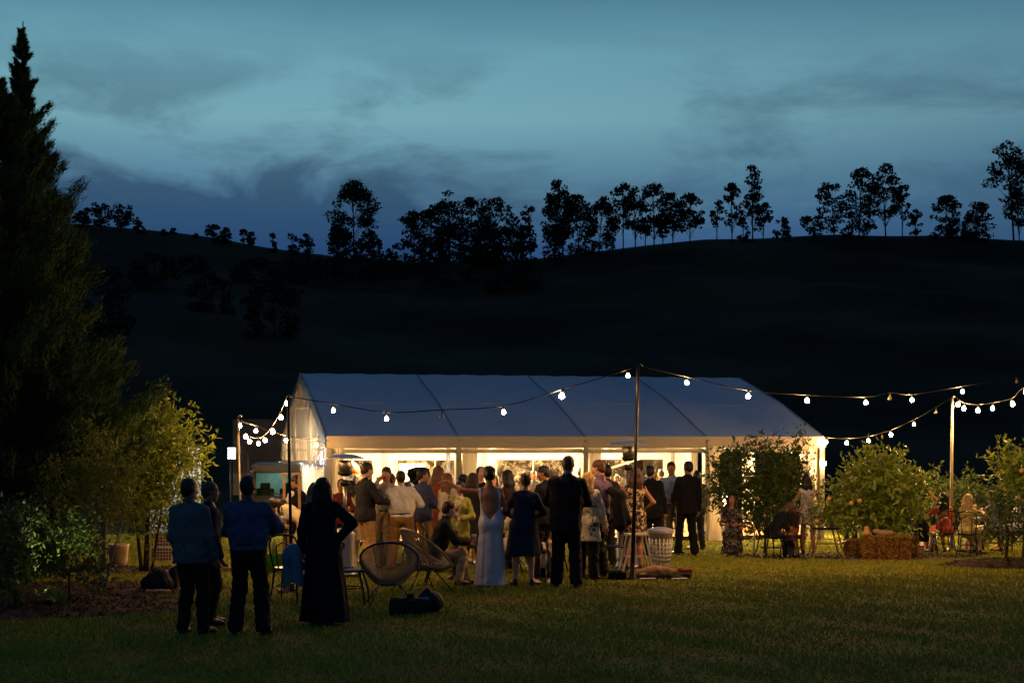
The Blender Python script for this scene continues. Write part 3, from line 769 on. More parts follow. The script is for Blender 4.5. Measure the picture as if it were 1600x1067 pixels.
RT = [(128, 352, 330, 30, 'full', 'low gum tree half behind the conifer at the left end of the ridge'), (157, 353, 317, 42, 'spread', 'bushy gum tree beside the conifer, left end of the ridge'), (190, 357, 319, 44, 'spread', 'second bushy gum tree right of the conifer on the ridge'), (217, 362, 339, 26, 'round', 'small low gum at the foot of the two bushy left ridge trees'),
      (256, 366, 359, 14, 'round', 'tiny round bush left of a slightly larger one on the sloping ridge'), (271, 368, 357, 14, 'round', 'tiny bush with a pointed top on the sloping left ridge'), (306, 373, 366, 10, 'pole', 'tiny wispy sapling on the sloping left ridge'),
      (334, 377, 351, 26, 'spread', 'left half of a small twin tree on the sloping ridge'), (352, 380, 356, 22, 'full', 'right half of a small twin tree on the sloping ridge'), (381, 385, 359, 15, 'pole', 'small narrow tree with a wide top on the left ridge'), (393, 387, 362, 17, 'spread', 'small tree leaning beside a narrow one on the left ridge'),
      (425, 390, 366, 20, 'round', 'small cone-shaped tree alone on the left ridge'), (458, 393, 364, 22, 'round', 'small round tree with a thin trunk left of the tall lone gum'), (481, 395, 367, 26, 'spread', 'small open tree just left of the tall lone gum'),
      (553, 404, 282, 78, 'full', 'tall lone gum with tiered clumps standing apart on the left ridge'), (528, 404, 350, 34, 'full', 'low thicket gum at the left foot of the tall lone gum'), (585, 405, 362, 30, 'full', 'low gum filling the right foot of the tall lone gum'),
      (612, 408, 380, 30, 'round', 'low bush between the tall lone gum and the dense grove'), (648, 408, 330, 56, 'full', 'spreading gum at the left edge of the dense grove'), (672, 408, 322, 50, 'full', 'gum with low boughs in the left of the dense grove'), (703, 408, 298, 46, 'tall', 'gum rising to a forked peak in the dense grove'),
      (738, 408, 309, 62, 'full', 'dense gum at the heart of the grove'), (778, 408, 310, 86, 'full', 'broadest, densest gum of the grove'), (818, 406, 352, 42, 'full', 'low round gum at the right end of the dense grove'), (700, 408, 350, 60, 'full', 'low dense gum filling the foot of the grove'), (756, 408, 355, 66, 'full', 'low gum thicket under the densest tree of the grove'), (830, 404, 322, 22, 'spread', 'thin gum whose branch bridges to the neighbouring grove'),
      (868, 402, 300, 60, 'spread', 'gum with long bare limbs left of the mid ridge clump'), (880, 401, 281, 44, 'tall', 'highest gum of the mid ridge clump, umbrella top'), (905, 398, 304, 56, 'full', 'thick gum in the middle of the mid ridge clump'), (936, 394, 309, 62, 'full', 'thick low gum right of the mid ridge clump'), (865, 402, 352, 36, 'full', 'scrubby gum under the long limbed tree'),
      (974, 387, 286, 40, 'pole', 'slim bare stemmed gum beside the thick clump'), (993, 385, 292, 40, 'tall', 'forked gum with a clear trunk on the mid ridge'), (1022, 382, 288, 56, 'tall', 'flat topped gum with clear stem right of the forked gum'), (1008, 384, 350, 26, 'pole', 'short gum below the flat topped one'), (1052, 380, 302, 56, 'tall', 'round headed gum over twin pale trunks'), (1078, 378, 304, 50, 'tall', 'gum with drooping right boughs at the end of the mid clump'), (1036, 381, 345, 28, 'pole', 'short stemmed gum under the twin trunked one'),
      (1120, 374, 315, 20, 'pole', 'thin gum at the left of three slender ones'), (1144, 373, 286, 32, 'tall', 'slender gum between a thin gum and the tallest spire'), (1176, 372, 259, 34, 'tall', 'tallest slender gum, a spire with a small top tuft'), (1192, 372, 318, 30, 'tall', 'shorter gum leaning on the tall spire'), (1162, 373, 340, 22, 'round', 'small bush between two slender gums'),
      (1224, 371, 339, 38, 'round', 'dense dome shaped tree right of the spire'), (1272, 370, 338, 44, 'spread', 'airy dome shaped tree between the dense dome and the big grove'), (1304, 370, 288, 46, 'spread', 'open gum at the left of the right hand grove'), (1342, 369, 264, 62, 'full', 'big dense gum of the right hand grove'), (1384, 369, 254, 56, 'tall', 'highest gum of the right hand grove'),
      (1410, 369, 290, 30, 'pole', 'slim gum at the right of the right hand grove'), (1430, 370, 328, 24, 'spread', 'small gum after the right hand grove'), (1478, 371, 307, 56, 'full', 'rounded gum, left of a joined pair on the right ridge'), (1526, 372, 316, 56, 'full', 'rounded gum, right of a joined pair on the right ridge'),
      (1584, 374, 221, 78, 'tall', 'big gum with a bare trunk and wide top at the far right of the ridge'), (1593, 374, 300, 44, 'tall', 'lower boughs gum behind the wide topped one')]
for a in RT: ridge_tree(*a)
SLOPE = ['dark tree on the slope just below the twin tree pair of the left ridge', 'low dark tree further down the bare left slope', 'dark tree high on the left slope by the tiny bushes', 'dark tree on the slope under the small cone shaped tree', 'dark tree just below the ridge left of the tall lone gum', 'dark tree on the slope right under the tall lone gum',
  'dark tree below the gap between the tall lone gum and the grove', 'dark tree on the slope under the dense grove', 'lowest and broadest dark tree of the left hand valley side', 'dark tree on the slope below the mid ridge clump', 'dark tree on the slope next to the conifer edge']
# darker trees on the slope itself, just under the skyline
for i, (px, top, w, D) in enumerate([(240, 395, 90, 190), (330, 425, 80, 165), (300, 400, 60, 210), (410, 405, 120, 205), (480, 400, 110, 215), (560, 398, 120, 222), (620, 408, 110, 225), (700, 410, 130, 215), (430, 440, 120, 150), (800, 415, 120, 205), (170, 420, 90, 140)]):
    z0 = gz(at(px, D), D); base = HY-(z0-CAMZ)/D*F
    ridge_tree(px, base, min(top, base-14), w, 'full', SLOPE[i], D, .8)


# conifer (casuarina): trunk, limbs and needle sprays
M_NEEDLE = mat('conifer_needles', '34522a', .8, .5, 3, 0, c2='1d3018', island=True, spec=.2)
def conifer(px, D, top, label, prof, n_br=430, dens=1.0, seed=3, gap=0):
    g = np.random.default_rng(seed); x = at(px, D); z0 = gz(x, D); zt = zat(top, D)-z0
    root = thing('conifer_tree', label, 'tree', (x, D, z0), 0)
    m = MB(); m.tube([(0, 0, -.05), (.03, 0, zt*.4), (0, 0, zt*.8), (.02, 0, zt)], [.15, .10, .035, .008], 8)
    zs = np.array([p[0] for p in prof]); rs = np.array([p[1] for p in prof])
    P, A, B = [], [], []
    for i in range(n_br):
        t = g.uniform(0, 1)**.95; z = .15+t*(zt-.25); r = np.interp(z, zs, rs)*(g.uniform(.6, 1.12) if g.uniform() < .86 else g.uniform(1.1, 1.42)); az_ = g.uniform(0, 6.283)
        rise = .35+.9*(z/zt)+g.uniform(-.2, .2)
        L = r; zb = max(.05, z-L*rise*.6)
        d = np.array([math.cos(az_), math.sin(az_), 0])
        p0 = np.array([0, 0, zb]); p2 = d*L+np.array([0, 0, z+L*rise*.25]); p1 = (p0+p2)/2+np.array([0, 0, -.12*L])
        m.tube([p0, p1, p2], [.022*(1-z/zt)+.006, .01, .003], 4, False)
        k = int((130+620*r)*dens)
        s = g.uniform(.18, 1.04, k)[:, None]
        c = p0*(1-s)**2+2*p1*s*(1-s)+p2*s*s
        spread = (.04+.13*np.sin(np.clip(s, 0, 1)*math.pi*.75+.35))*(.08+.8*min(r, 1.1))
        c = c+g.normal(size=(k, 3))*spread*.62
        dirn = d*.75+np.array([0, 0, .85]); a = dirn+g.normal(size=(k, 3))*.45; a /= np.linalg.norm(a, axis=1)[:, None]
        b = np.cross(a, g.normal(size=(k, 3))); b /= np.linalg.norm(b, axis=1)[:, None]
        ln = g.uniform(.05, .11, k)[:, None]
        qs = min(1, .22+r*1.5); P.append(c*np.array([1, 1, 1])); A.append(a*ln*(.4+.6*qs)); B.append(b*g.uniform(.0045, .009, k)[:, None])
    P, A, B = map(np.concatenate, (P, A, B))
    m.build('trunk', M_BARK, root)
    V = np.stack([P-A*.7-B, P-A*.7+B, P+A], 1).reshape(-1, 3)
    link('crown', mesh_np('crown', V, np.arange(len(V)).reshape(-1, 3)), M_NEEDLE, root)
    return len(P)
prof = [(0, .5), (.8, .8), (1.6, 1.3), (2.4, 1.75), (3.1, 1.75), (3.7, 1.35), (4.6, .98), (5.5, .80), (6.1, .70), (6.7, .48), (7.4, .28), (8.1, .12), (8.6, .05), (9.1, .05)]
conifer(34, 24, 34, 'tall dark conifer with a feathery pointed top left of the lawn', prof, 470, 1.05, 3)
prof2 = [(0, .6), (2.5, 1.4), (4.5, 1.05), (6.5, .5), (7.9, .05)]
conifer(-6, 22.8, 118, 'second dark conifer, its narrow tip cut off by the picture edge', prof2, 260, 1.0, 5)

def leaf_mesh(P, A, B, fold=.25):
    """folded four-point leaves from centres, long axis and half width vectors"""
    Nn = np.cross(A, B); Nn /= np.linalg.norm(Nn, axis=1)[:, None]+1e-9; w = np.linalg.norm(B, axis=1)[:, None]
    base = P-A; tip = P+A-Nn*w*.5; l = P-B-A*.1+Nn*w*fold; r = P+B-A*.1+Nn*w*fold
    V = np.stack([base, l, tip, r], 1).reshape(-1, 3); n = len(P); i = np.arange(n)*4
    return V, np.concatenate([np.stack([i, i+2, i+1], 1), np.stack([i, i+3, i+2], 1)])
def leafy(name, label, cat, px, D, blobs, n, size, leafmat, bark, trunks, group=None, fruit=(), fruitmat=None, singles=0, aspect=.42, droop=.5, base_y=None, twig=6):
    """blobs: (px, py, rx_px, ry_px) in scene directions, converted to metres round the trunk's depth"""
    x0 = at(px, D); z0 = gz(x0, D); s = D/F
    root = thing(name, label, cat, (x0, D, z0), 0, group)
    C = []; Rd = []; rr = random.Random(px)
    for (bx, by, bw, bh) in blobs:
        C.append((at(bx, D)-x0, rr.uniform(-.3, .3)*bw*s, zat(by, D)-z0)); Rd.append((bw*s, bw*s*.95, bh*s))
    C = np.array(C); Rd = np.array(Rd)
    nt_ = max(20, n//14)      # twigs bearing leaves
    d = rng.normal(size=(nt_, 3)); d /= np.linalg.norm(d, axis=1)[:, None]
    vol = Rd.prod(1)**(2/3); k = rng.choice(len(C), nt_, p=vol/vol.sum())
    q = rng.uniform(.2, 1.0, nt_)**.4; tp = C[k]+d*q[:, None]*Rd[k]
    td = d*.8+rng.normal(size=(nt_, 3))*.5; td[:, 2] += .35; td /= np.linalg.norm(td, axis=1)[:, None]
    tl = size*rng.uniform(2.2, 4.2, nt_)
    per = n//nt_; ti = np.repeat(np.arange(nt_), per); tt = rng.uniform(-.3, 1, len(ti))
    P = tp[ti]+td[ti]*(tl[ti]*tt)[:, None]+rng.normal(size=(len(ti), 3))*size*.28
    A = td[ti]*.5+rng.normal(size=(len(ti), 3))*.75; A[:, 2] -= droop*.6; A /= np.linalg.norm(A, axis=1)[:, None]
    B = np.cross(A, rng.normal(size=(len(ti), 3))+np.array([0, 0, 1.2])); B /= np.linalg.norm(B, axis=1)[:, None]+1e-9
    sz = size*rng.uniform(.55, 1.15, len(ti))[:, None]*.5
    keep = P[:, 2] > .05; P, A, B, sz = P[keep], A[keep], B[keep], sz[keep]
    V, Q = leaf_mesh(P+A*sz, A*sz, B*sz*aspect)
    m = MB()
    for tr in trunks:     # (px_bottom, px_top, py_top, radius)
        a = Vector((at(tr[0], D)-x0, 0, -.04)); b = Vector((at(tr[1], D)-x0, rr.uniform(-.1, .1), zat(tr[2], D)-z0)); mid = (a+b)/2+Vector((rr.uniform(-.05, .05), rr.uniform(-.05, .05), 0))
        m.tube([a, mid, b], [tr[3], tr[3]*.75, tr[3]*.3], 8)
        for j in range(twig):
            c = Vector(C[rr.randrange(len(C))]); f = rr.uniform(.35, .95); st = mid.lerp(b, f); e = c+Vector([rr.uniform(-.6, .6)*Rd[0][0] for _ in range(3)])*.6
            m.tube([st, st.lerp(e, .5)+Vector((0, 0, -.04)), e], [tr[3]*.4, tr[3]*.25, tr[3]*.1], 5, False)
    m.build('trunk', bark, root)
    cr = link('foliage', mesh_np('foliage', V, Q), leafmat, root)
    if singles:        # nearest, largest leaves, each a leaf of its own
        front = np.argsort(P[:, 1])[:singles*3]; front = front[rng.permutation(len(front))[:singles]]
        lm = MB().add([(0, 0, 0), (-.5*aspect, .45, .06), (-.42*aspect, .75, .03), (0, 1, -.06), (.42*aspect, .75, .03), (.5*aspect, .45, .06), (0, .5, -.02)], [(0, 6, 1), (1, 6, 2), (2, 6, 3), (3, 6, 4), (4, 6, 5), (5, 6, 0)], True).mesh('leaf')
        lm.materials.append(leafmat)
        for i in front:
            o = bpy.data.objects.new('leaf', lm); COL.objects.link(o); o.parent = root
            y = Vector(A[i]); zn = Vector(np.cross(B[i], A[i])).normalized(); xx = y.cross(zn).normalized(); zn = xx.cross(y)
            Mx = Matrix((xx, y, zn)).transposed().to_4x4(); Mx.translation = Vector(P[i])-Vector((0, size*.35, 0)); o.matrix_local = Mx@Matrix.Scale(size*1.15, 4)
    if fruit:
        sm = MB().lathe([(.001, -.04), (.022, -.034), (.037, -.016), (.04, 0), (.037, .017), (.022, .035), (.001, .04)], n=12).mesh('fruit'); sm.materials.append(fruitmat)
        for (fx, fy_, dd) in fruit:
            o = bpy.data.objects.new('fruit', sm); COL.objects.link(o); o.parent = root; o.location = (at(fx, D+dd)-x0, dd, zat(fy_, D+dd)-z0); o.scale = (1.2,)*3
    return root
M_CITRUS = mat('citrus_leaves', '4f6c1a', .42, .4, 3, 0, c2='a8b23a', island=True, spec=.45, trans=.25)
M_DARKLEAF = mat('dark_citrus_leaves', '34501a', .45, .5, 3, 0, c2='5a6422', island=True, spec=.35, trans=.15)  # darker copy of the citrus leaves, dimness put into the colour
M_OLIVE = mat('olive_green_leaves', '486a1c', .55, .4, 3, 0, c2='94962c', island=True, spec=.3, trans=.3)
M_YLEAF = mat('yellow_green_leaves', '54701e', .55, .4, 3, 0, c2='8a8226', island=True, spec=.3, trans=.3)  # leaf tone varies from green to yellow green
M_ORANGE = mat('orange_fruit', 'd8a45a', .45, .15, 10, .15, 120)
# lemon/orange tree right of the tent
leafy('citrus_tree', 'bright green citrus tree with pale fruit over the straw bales', 'tree', 1368, 30.6,
      [(1372, 757, 48, 40), (1345, 778, 50, 34), (1395, 785, 44, 38), (1312, 790, 38, 24), (1385, 736, 28, 20), (1368, 727, 16, 14), (1418, 770, 22, 28), (1292, 798, 22, 15), (1405, 812, 34, 18), (1355, 808, 44, 18), (1408, 748, 18, 14)],
      5200, .15, M_CITRUS, M_BARK, [(1368, 1370, 780, .05), (1372, 1390, 770, .03), (1364, 1340, 780, .03)], fruit=[(1295, 779, -1.0), (1343, 782, -1.0), (1276, 814, -.6), (1354, 825, -1.1), (1330, 786, -.9)], fruitmat=M_ORANGE, singles=230)
leafy('citrus_tree', 'dim green citrus shrub behind the seated women and the tall pole', 'tree', 1480, 35.5, [(1462, 758, 22, 18), (1490, 766, 34, 20), (1520, 772, 26, 18), (1475, 785, 40, 22), (1535, 792, 24, 18)], 2200, .12, M_DARKLEAF, M_BARK, [(1485, 1487, 770, .04)])  # kept dim by the darker leaf colour, not by less light
leafy('citrus_tree', 'citrus tree with oranges, cut off at the right edge of the lawn', 'tree', 1600, 30.0, [(1592, 740, 22, 36), (1605, 765, 34, 30), (1585, 715, 14, 12), (1612, 725, 30, 26)], 2200, .15, M_CITRUS, M_BARK, [(1600, 1600, 760, .05)], fruit=[(1591, 777, -.8), (1597, 735, -.8)], fruitmat=M_ORANGE, singles=60)
leafy('small_tree', 'small dark tree on a thin straight trunk in a mulch mound', 'tree', 1571, 27.4, [(1571, 795, 26, 26), (1552, 815, 24, 22), (1590, 815, 22, 26), (1560, 775, 14, 16), (1540, 838, 14, 14), (1573, 835, 24, 14), (1597, 790, 12, 16)], 2600, .075, M_DARKLEAF, M_BARK, [(1570, 1571, 790, .028)])
# dark citrus hedge row in front of the tent's right bays
leafy('dark_citrus_tree', 'dark citrus tree left of the patch where the tent curtain glows', 'tree', 1142, 31.6, [(1150, 745, 30, 34), (1125, 735, 12, 14), (1158, 715, 14, 16), (1140, 775, 30, 24), (1164, 790, 22, 24), (1130, 740, 20, 12)], 3200, .12, M_DARKLEAF, M_BARK, [(1150, 1150, 750, .03)], fruit=[(1150, 812, -.5), (1158, 826, -.5), (1172, 808, -.5), (1126, 787, -.4)], fruitmat=M_ORANGE)
leafy('dark_citrus_tree', 'tall dark citrus tree in the middle before the tent curtain', 'tree', 1192, 31.8, [(1192, 735, 20, 36), (1208, 750, 22, 38), (1185, 700, 8, 12), (1205, 702, 10, 10), (1190, 780, 26, 30), (1180, 815, 20, 18)], 3600, .12, M_DARKLEAF, M_BARK, [(1195, 1195, 740, .03)], fruit=[(1178, 842, -.4), (1184, 779, -.5)], fruitmat=M_ORANGE)
leafy('dark_citrus_tree', 'dark citrus tree beside the woman in the floral dress', 'tree', 1236, 32.2, [(1236, 730, 16, 28), (1248, 765, 12, 30), (1228, 765, 22, 34), (1247, 702, 8, 12), (1222, 800, 20, 18)], 2900, .12, M_DARKLEAF, M_BARK, [(1236, 1236, 740, .03)])
# left garden
leafy('leafy_tree', 'leafy small tree with yellow green leaves lit from the lawn side', 'tree', 226, 25.6,
      [(240, 705, 56, 46), (215, 750, 50, 48), (262, 750, 42, 50), (236, 668, 34, 28), (205, 700, 36, 40), (228, 805, 46, 34), (272, 705, 26, 34), (262, 648, 12, 14), (288, 700, 18, 14), (190, 780, 30, 40), (310, 703, 10, 10), (280, 790, 24, 30)],
      9000, .125, M_OLIVE, M_BARK, [(222, 212, 720, .035), (230, 238, 700, .03), (236, 262, 730, .025), (226, 226, 690, .03)], aspect=.36, singles=40, twig=9)
leafy('slim_tree', 'slim pale trunked tree with bronze leaves beside the conifer', 'tree', 158, 21.6,
      [(160, 770, 44, 44), (150, 710, 36, 40), (190, 735, 30, 40), (205, 790, 30, 22), (128, 800, 34, 34), (100, 760, 34, 40)], 4200, .085, M_YLEAF, M_PALEBARK, [(157, 166, 800, .04), (160, 200, 790, .02), (158, 150, 720, .025)], aspect=.34)
leafy('garden_shrub', 'low dark shrub at the base of the conifer', 'shrub', 110, 20.3, [(105, 868, 44, 34), (60, 850, 34, 34), (145, 900, 22, 22), (118, 835, 34, 26), (30, 830, 30, 40)], 4600, .08, M_DARKLEAF, M_BARK, [(110, 110, 890, .02)], droop=.2)
leafy('garden_shrub', 'broad leaved shrub lit by the spotlight at the left edge', 'shrub', 24, 19.4, [(20, 900, 26, 30), (30, 860, 22, 30), (15, 830, 22, 30)], 1800, .09, M_DARKLEAF, M_BARK, [(24, 24, 900, .02)], droop=.2)
# strappy plant above the spotlight
def strappy():
    x, D = at(92, 19.9), 19.9; root = thing('strappy_plant', 'spiky bright green strappy plant over the garden spotlight', 'plant', (x, D, gz(x, D)))
    mt = mat('strappy_leaf', '6f9a34', .45, .25, 4, 0, spec=.4, trans=.3)
    for i in range(46):
        a = random.uniform(0, 6.28); L = random.uniform(.28, .5); el_ = random.uniform(.35, 1.3); m = MB(); vs = []; w = .013
        for j in range(6):
            t = j/5; r = L*t*math.cos(el_)*(1+.2*t); z = L*t*math.sin(el_)-.28*t*t*L; ww = w*(1-t**2)+.001
            vs += [(r*math.cos(a)-ww*math.sin(a), r*math.sin(a)+ww*math.cos(a), z), (r*math.cos(a)+ww*math.sin(a), r*math.sin(a)-ww*math.cos(a), z)]
        m.add(vs, [(2*j, 2*j+1, 2*j+3, 2*j+2) for j in range(5)], True); m.build('leaf', mt, root)
strappy()

# ------------------------------------------------------------------ marquee tent
GE = -.2; EAVE = 2.26; RIDG = 3.90
def tp(s, w, z): return TP+TU*s+TV*w+Vector((0, 0, z))
TANG = math.atan2(TU.y, TU.x)
M_DRAPEFILM = clear_film('gathered_clear_film', .15, .75, (.62, .70, .85), 1.6, .30)
M_FILM = clear_film('clear_gable_film', .14, .80, (.20, .27, .38), .9, .07)
M_WINFILM = clear_film('clear_window_film', .22, .5, (.10, .085, .06), 1.3, .02)
tent = thing('marquee', 'white clear-span marquee with dusk blue roof, lit warm from inside', 'marquee', tuple(tp(6, 5.3, GE)))
tent.rotation_euler = (0, 0, 0); TO = Vector(tent.location)
def tl(v): return v-TO
def grid_panel(name, f, nu, nv, material, parent=tent, smooth=True):
    V = [tl(Vector(f(i/nu, j/nv))) for j in range(nv+1) for i in range(nu+1)]
    Fc = [(j*(nu+1)+i, j*(nu+1)+i+1, (j+1)*(nu+1)+i+1, (j+1)*(nu+1)+i) for j in range(nv) for i in range(nu)]
    return link(name, mesh_np(name, V, Fc, smooth), material, parent)
def roof_z(w):
    t = w/5.3 if w <= 5.3 else (TW-w)/5.3
    return EAVE+(RIDG-EAVE)*t+.10*(t/.5 if t < .5 else (1-t)/.5)
for b in range(4):
    for side in (0, 1):
        def f(u_, v_, b=b, side=side):
            s = b*TB+.002+(TB-.004)*u_; w = v_*5.3
            if side: w = TW-w
            z = roof_z(w)-.085*math.sin(u_*math.pi)*math.sin(v_*math.pi)+.011*math.sin(u_*23+b)*math.sin(v_*17)
            return tp(s, w, z)
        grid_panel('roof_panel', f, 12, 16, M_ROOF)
for b in range(5):     # rafters, their covers on the roof and the legs
    for side in (0, 1):
        q = lambda t: (t*5.3 if side == 0 else TW-t*5.3)
        pts = [tl(tp(b*TB, q(t), roof_z(q(t))+.02)) for t in (-.01, .5, 1)]
        m = MB(); m.beam(pts[0]-Vector((0, 0, .016)), pts[1]-Vector((0, 0, .016)), .05, .012).beam(pts[1]-Vector((0, 0, .016)), pts[2]-Vector((0, 0, .016)), .05, .012); m.build('roof_seam_rail', M_SEAM, tent)
        m = MB(); m.beam(pts[0]-Vector((0, 0, .16)), pts[1]-Vector((0, 0, .16)), .09, .18).beam(pts[1]-Vector((0, 0, .16)), pts[2]-Vector((0, 0, .16)), .09, .18); m.build('rafter', M_ALU, tent)
        m = MB(); w = .05 if side == 0 else TW-.05
        m.beam(tl(tp(b*TB+(.06 if b == 0 else -.06 if b == 4 else 0), w, GE)), tl(tp(b*TB+(.06 if b == 0 else -.06 if b == 4 else 0), w, EAVE-.03)), .12, .2, TV)
        m.box(tl(tp(b*TB+(.06 if b == 0 else -.06 if b == 4 else 0), w, gz(*tp(b*TB, w, 0).xy)+.01)), (.3, .3, .02), TANG)
        m.build('leg', M_ALU, tent)
for w in (0.08, TW-.08): MB().beam(tl(tp(0, w, EAVE-.32 if w < 1 else EAVE-.1)), tl(tp(12, w, EAVE-.32 if w < 1 else EAVE-.1)), .06, .1).build('eave_beam', M_ALU, tent)
MB().beam(tl(tp(0, 5.3, RIDG-.12)), tl(tp(12, 5.3, RIDG-.12)), .06, .1).build('ridge_beam', M_ALU, tent)
for t in (.5,):
    for w in (2.65, TW-2.65): MB().beam(tl(tp(0, w, roof_z(w)-.12)), tl(tp(12, w, roof_z(w)-.12)), .05, .07).build('purlin', M_ALU, tent)
# front valance, creased fabric with a scalloped hang
for b in range(4):
    def f(u_, v_, b=b):
        s = b*TB+TB*u_; z = EAVE+.015-.265*v_-.018*math.sin(u_*math.pi)*v_
        return tp(s, -.05-.02*math.sin(u_*9+b)*v_-.012*math.sin(u_*31+v_*4+b*2)*v_-.02*math.sin(v_*3), z)
    grid_panel('valance', f, 30, 5, M_VAL)
# rear wall: opaque fabric around big clear windows
for b in range(4):
    s0 = b*TB; zt, zb = 1.62, .35
    def wall(x0, x1, z0, z1, b=b):
        def f(u_, v_): return tp(s0+x0+(x1-x0)*u_, TW-.12+.012*math.sin(u_*11+b)+.01*math.sin(v_*9), z0+(z1-z0)*v_)
        return grid_panel('wall_panel', f, 10, 6, M_TENTW)
    wall(0, TB, zt, EAVE); wall(0, .36, zb, zt); wall(TB-.36, TB, zb, zt); wall(0, TB, GE, zb)
    def g(u_, v_, b=b): return tp(s0+.36+(TB-.72)*u_, TW-.10+.03*math.sin(u_*9+v_*4+b)*math.sin(v_*7+b), zb+(zt-zb)*v_)
    wn = grid_panel('window', g, 14, 10, M_WINFILM)
    m = MB()
    for a, c in (((.36, zb), (.36, zt)), ((TB-.36, zb), (TB-.36, zt)), ((.36, zt), (TB-.36, zt)), ((.36, zb), (TB-.36, zb)), ((TB/2, zb), (TB/2, zt))):
        m.beam(tl(tp(s0+a[0], TW-.14, a[1])), tl(tp(s0+c[0], TW-.14, c[1])), .035, .02)
    m.build('window_frame', M_TENTW, wn)
    MB().beam(tl(tp(s0, TW-.16, 1.92)), tl(tp(s0+TB, TW-.16, 1.92)), .05, .07).build('wall_rail', M_ALU, tent)
# left gable: clear film, upper part taut, lower part gathered
def gab_top(w): return roof_z(w)-.06
for (w0, w1) in ((0.05, 3.5), (3.5, 7.1), (7.1, 10.55)):
    def f(u_, v_): w = w0+(w1-w0)*u_; zb = 1.62; return tp(-.02+.03*math.sin(u_*14)*math.sin(v_*6+u_*3), w, zb+(gab_top(w)-zb)*v_)
    grid_panel('clear_gable_panel', f, 16, 14, M_FILM)
    def f(u_, v_): w = w0+(w1-w0)*u_; return tp(-.05+.07*math.sin(u_*26+w0)*(.35+.65*v_)+.03*math.sin(u_*61), w, GE+.02+(1.60-GE)*v_)
    grid_panel('gathered_clear_wall', f, 90, 8, M_DRAPEFILM)
MB().beam(tl(tp(0, 0, 1.61)), tl(tp(0, TW, 1.61)), .03, .04).build('gable_rail', M_ALU, tent)
for w in (3.5, 7.1): MB().beam(tl(tp(0.02, w, GE)), tl(tp(.02, w, gab_top(w))), .06, .08).build('gable_post', M_ALU, tent)
# right gable: open in the middle with a fabric panel, gable cloth above
for (w0, w1) in ((.1, 5.3), (5.3, TW-.1)):
    def f(u_, v_): w = w0+(w1-w0)*u_; return tp(11.97, w, 2.02+(gab_top(w)-2.02)*v_)
    grid_panel('gable_cloth', f, 10, 8, M_TENTW)
def f(u_, v_): return tp(11.95+.03*math.sin(u_*20), 8.9+1.5*u_, GE+(2.02-GE)*v_)
grid_panel('wall_panel', f, 20, 4, M_TENTW)
def f(u_, v_): return tp(11.95+.03*math.sin(u_*20), 4.1+.9*u_, GE+(2.02-GE)*v_)
grid_panel('wall_panel', f, 20, 4, M_TENTW)
MB().beam(tl(tp(11.95, .1, 2.0)), tl(tp(11.95, TW-.1, 2.0)), .06, .07).build('gable_beam', M_ALU, tent)
MB().beam(tl(tp(9.4, TW-.3, 1.2)), tl(tp(11.6, TW-2.4, 2.12)), .05, .07).build('wind_brace', M_ALU, tent)
# gathered curtains tied at the front legs
def curtain(s, w, wd, dp, tie=1.0, flare=1.0, name='curtain', material=M_TENTW, top=2.05, zb=None, n=64):
    zb = gz(*tp(s, w, 0).xy)+.02 if zb is None else zb
    vs = []; rows = 14
    for j in range(rows+1):
        t = j/rows; z = top+(zb-top)*t; wi = (1-.25*math.sin(t*math.pi)*tie)+flare*max(0, t-.5)*.9
        for i in range(n):
            a = 2*math.pi*i/n; rr = 1+.14*math.sin(a*9+t*1.5)+.06*math.sin(a*17+s)
            vs.append(tl(tp(s, w, 0)+TU*(math.cos(a)*wd/2*wi*rr)+TV*(math.sin(a)*dp/2*wi*rr)+Vector((0, 0, z))))
    fs = [(j*n+i, j*n+(i+1) % n, (j+1)*n+(i+1) % n, (j+1)*n+i) for j in range(rows) for i in range(n)]
    return link(name, mesh_np(name, vs, fs, True), material, tent)
curtain(.28, .12, .26, .16, .5, .1); curtain(3.3, .15, .34, .16, .8, .2); curtain(2.8, .2, .1, .1, .8, .2, 'curtain', M_DRAPEFILM)
curtain(6.28, .15, .30, .16, .8, .2); curtain(8.74, .15, .16, .12, .5, .1); curtain(11.72, .12, .5, .2, .2, .05)
curtain(9.18, .0, .34, .24, 1.5, 1.7, 'sheer_curtain', M_SHEER)
# raised timber floor
deck = thing('timber_floor', 'raised orange lit timber floor inside the marquee', 'platform', tuple(tp(6, 5.3, GE)))
for i in range(42):
    w = .12+i*(TW-.3)/42; MB().beam(tp(.1, w+.11, DECK-.02)-TO, tp(11.85, w+.11, DECK-.02)-TO, .235, .04).build('floor_plank', mat('floor_timber', 'a8703c', .5, .3, 6, .2, 30), deck)
MB().beam(tp(.1, .08, -.15)-TO, tp(11.85, .08, -.15)-TO, .04, .14).build('fascia', M_DARKPOLE, deck)

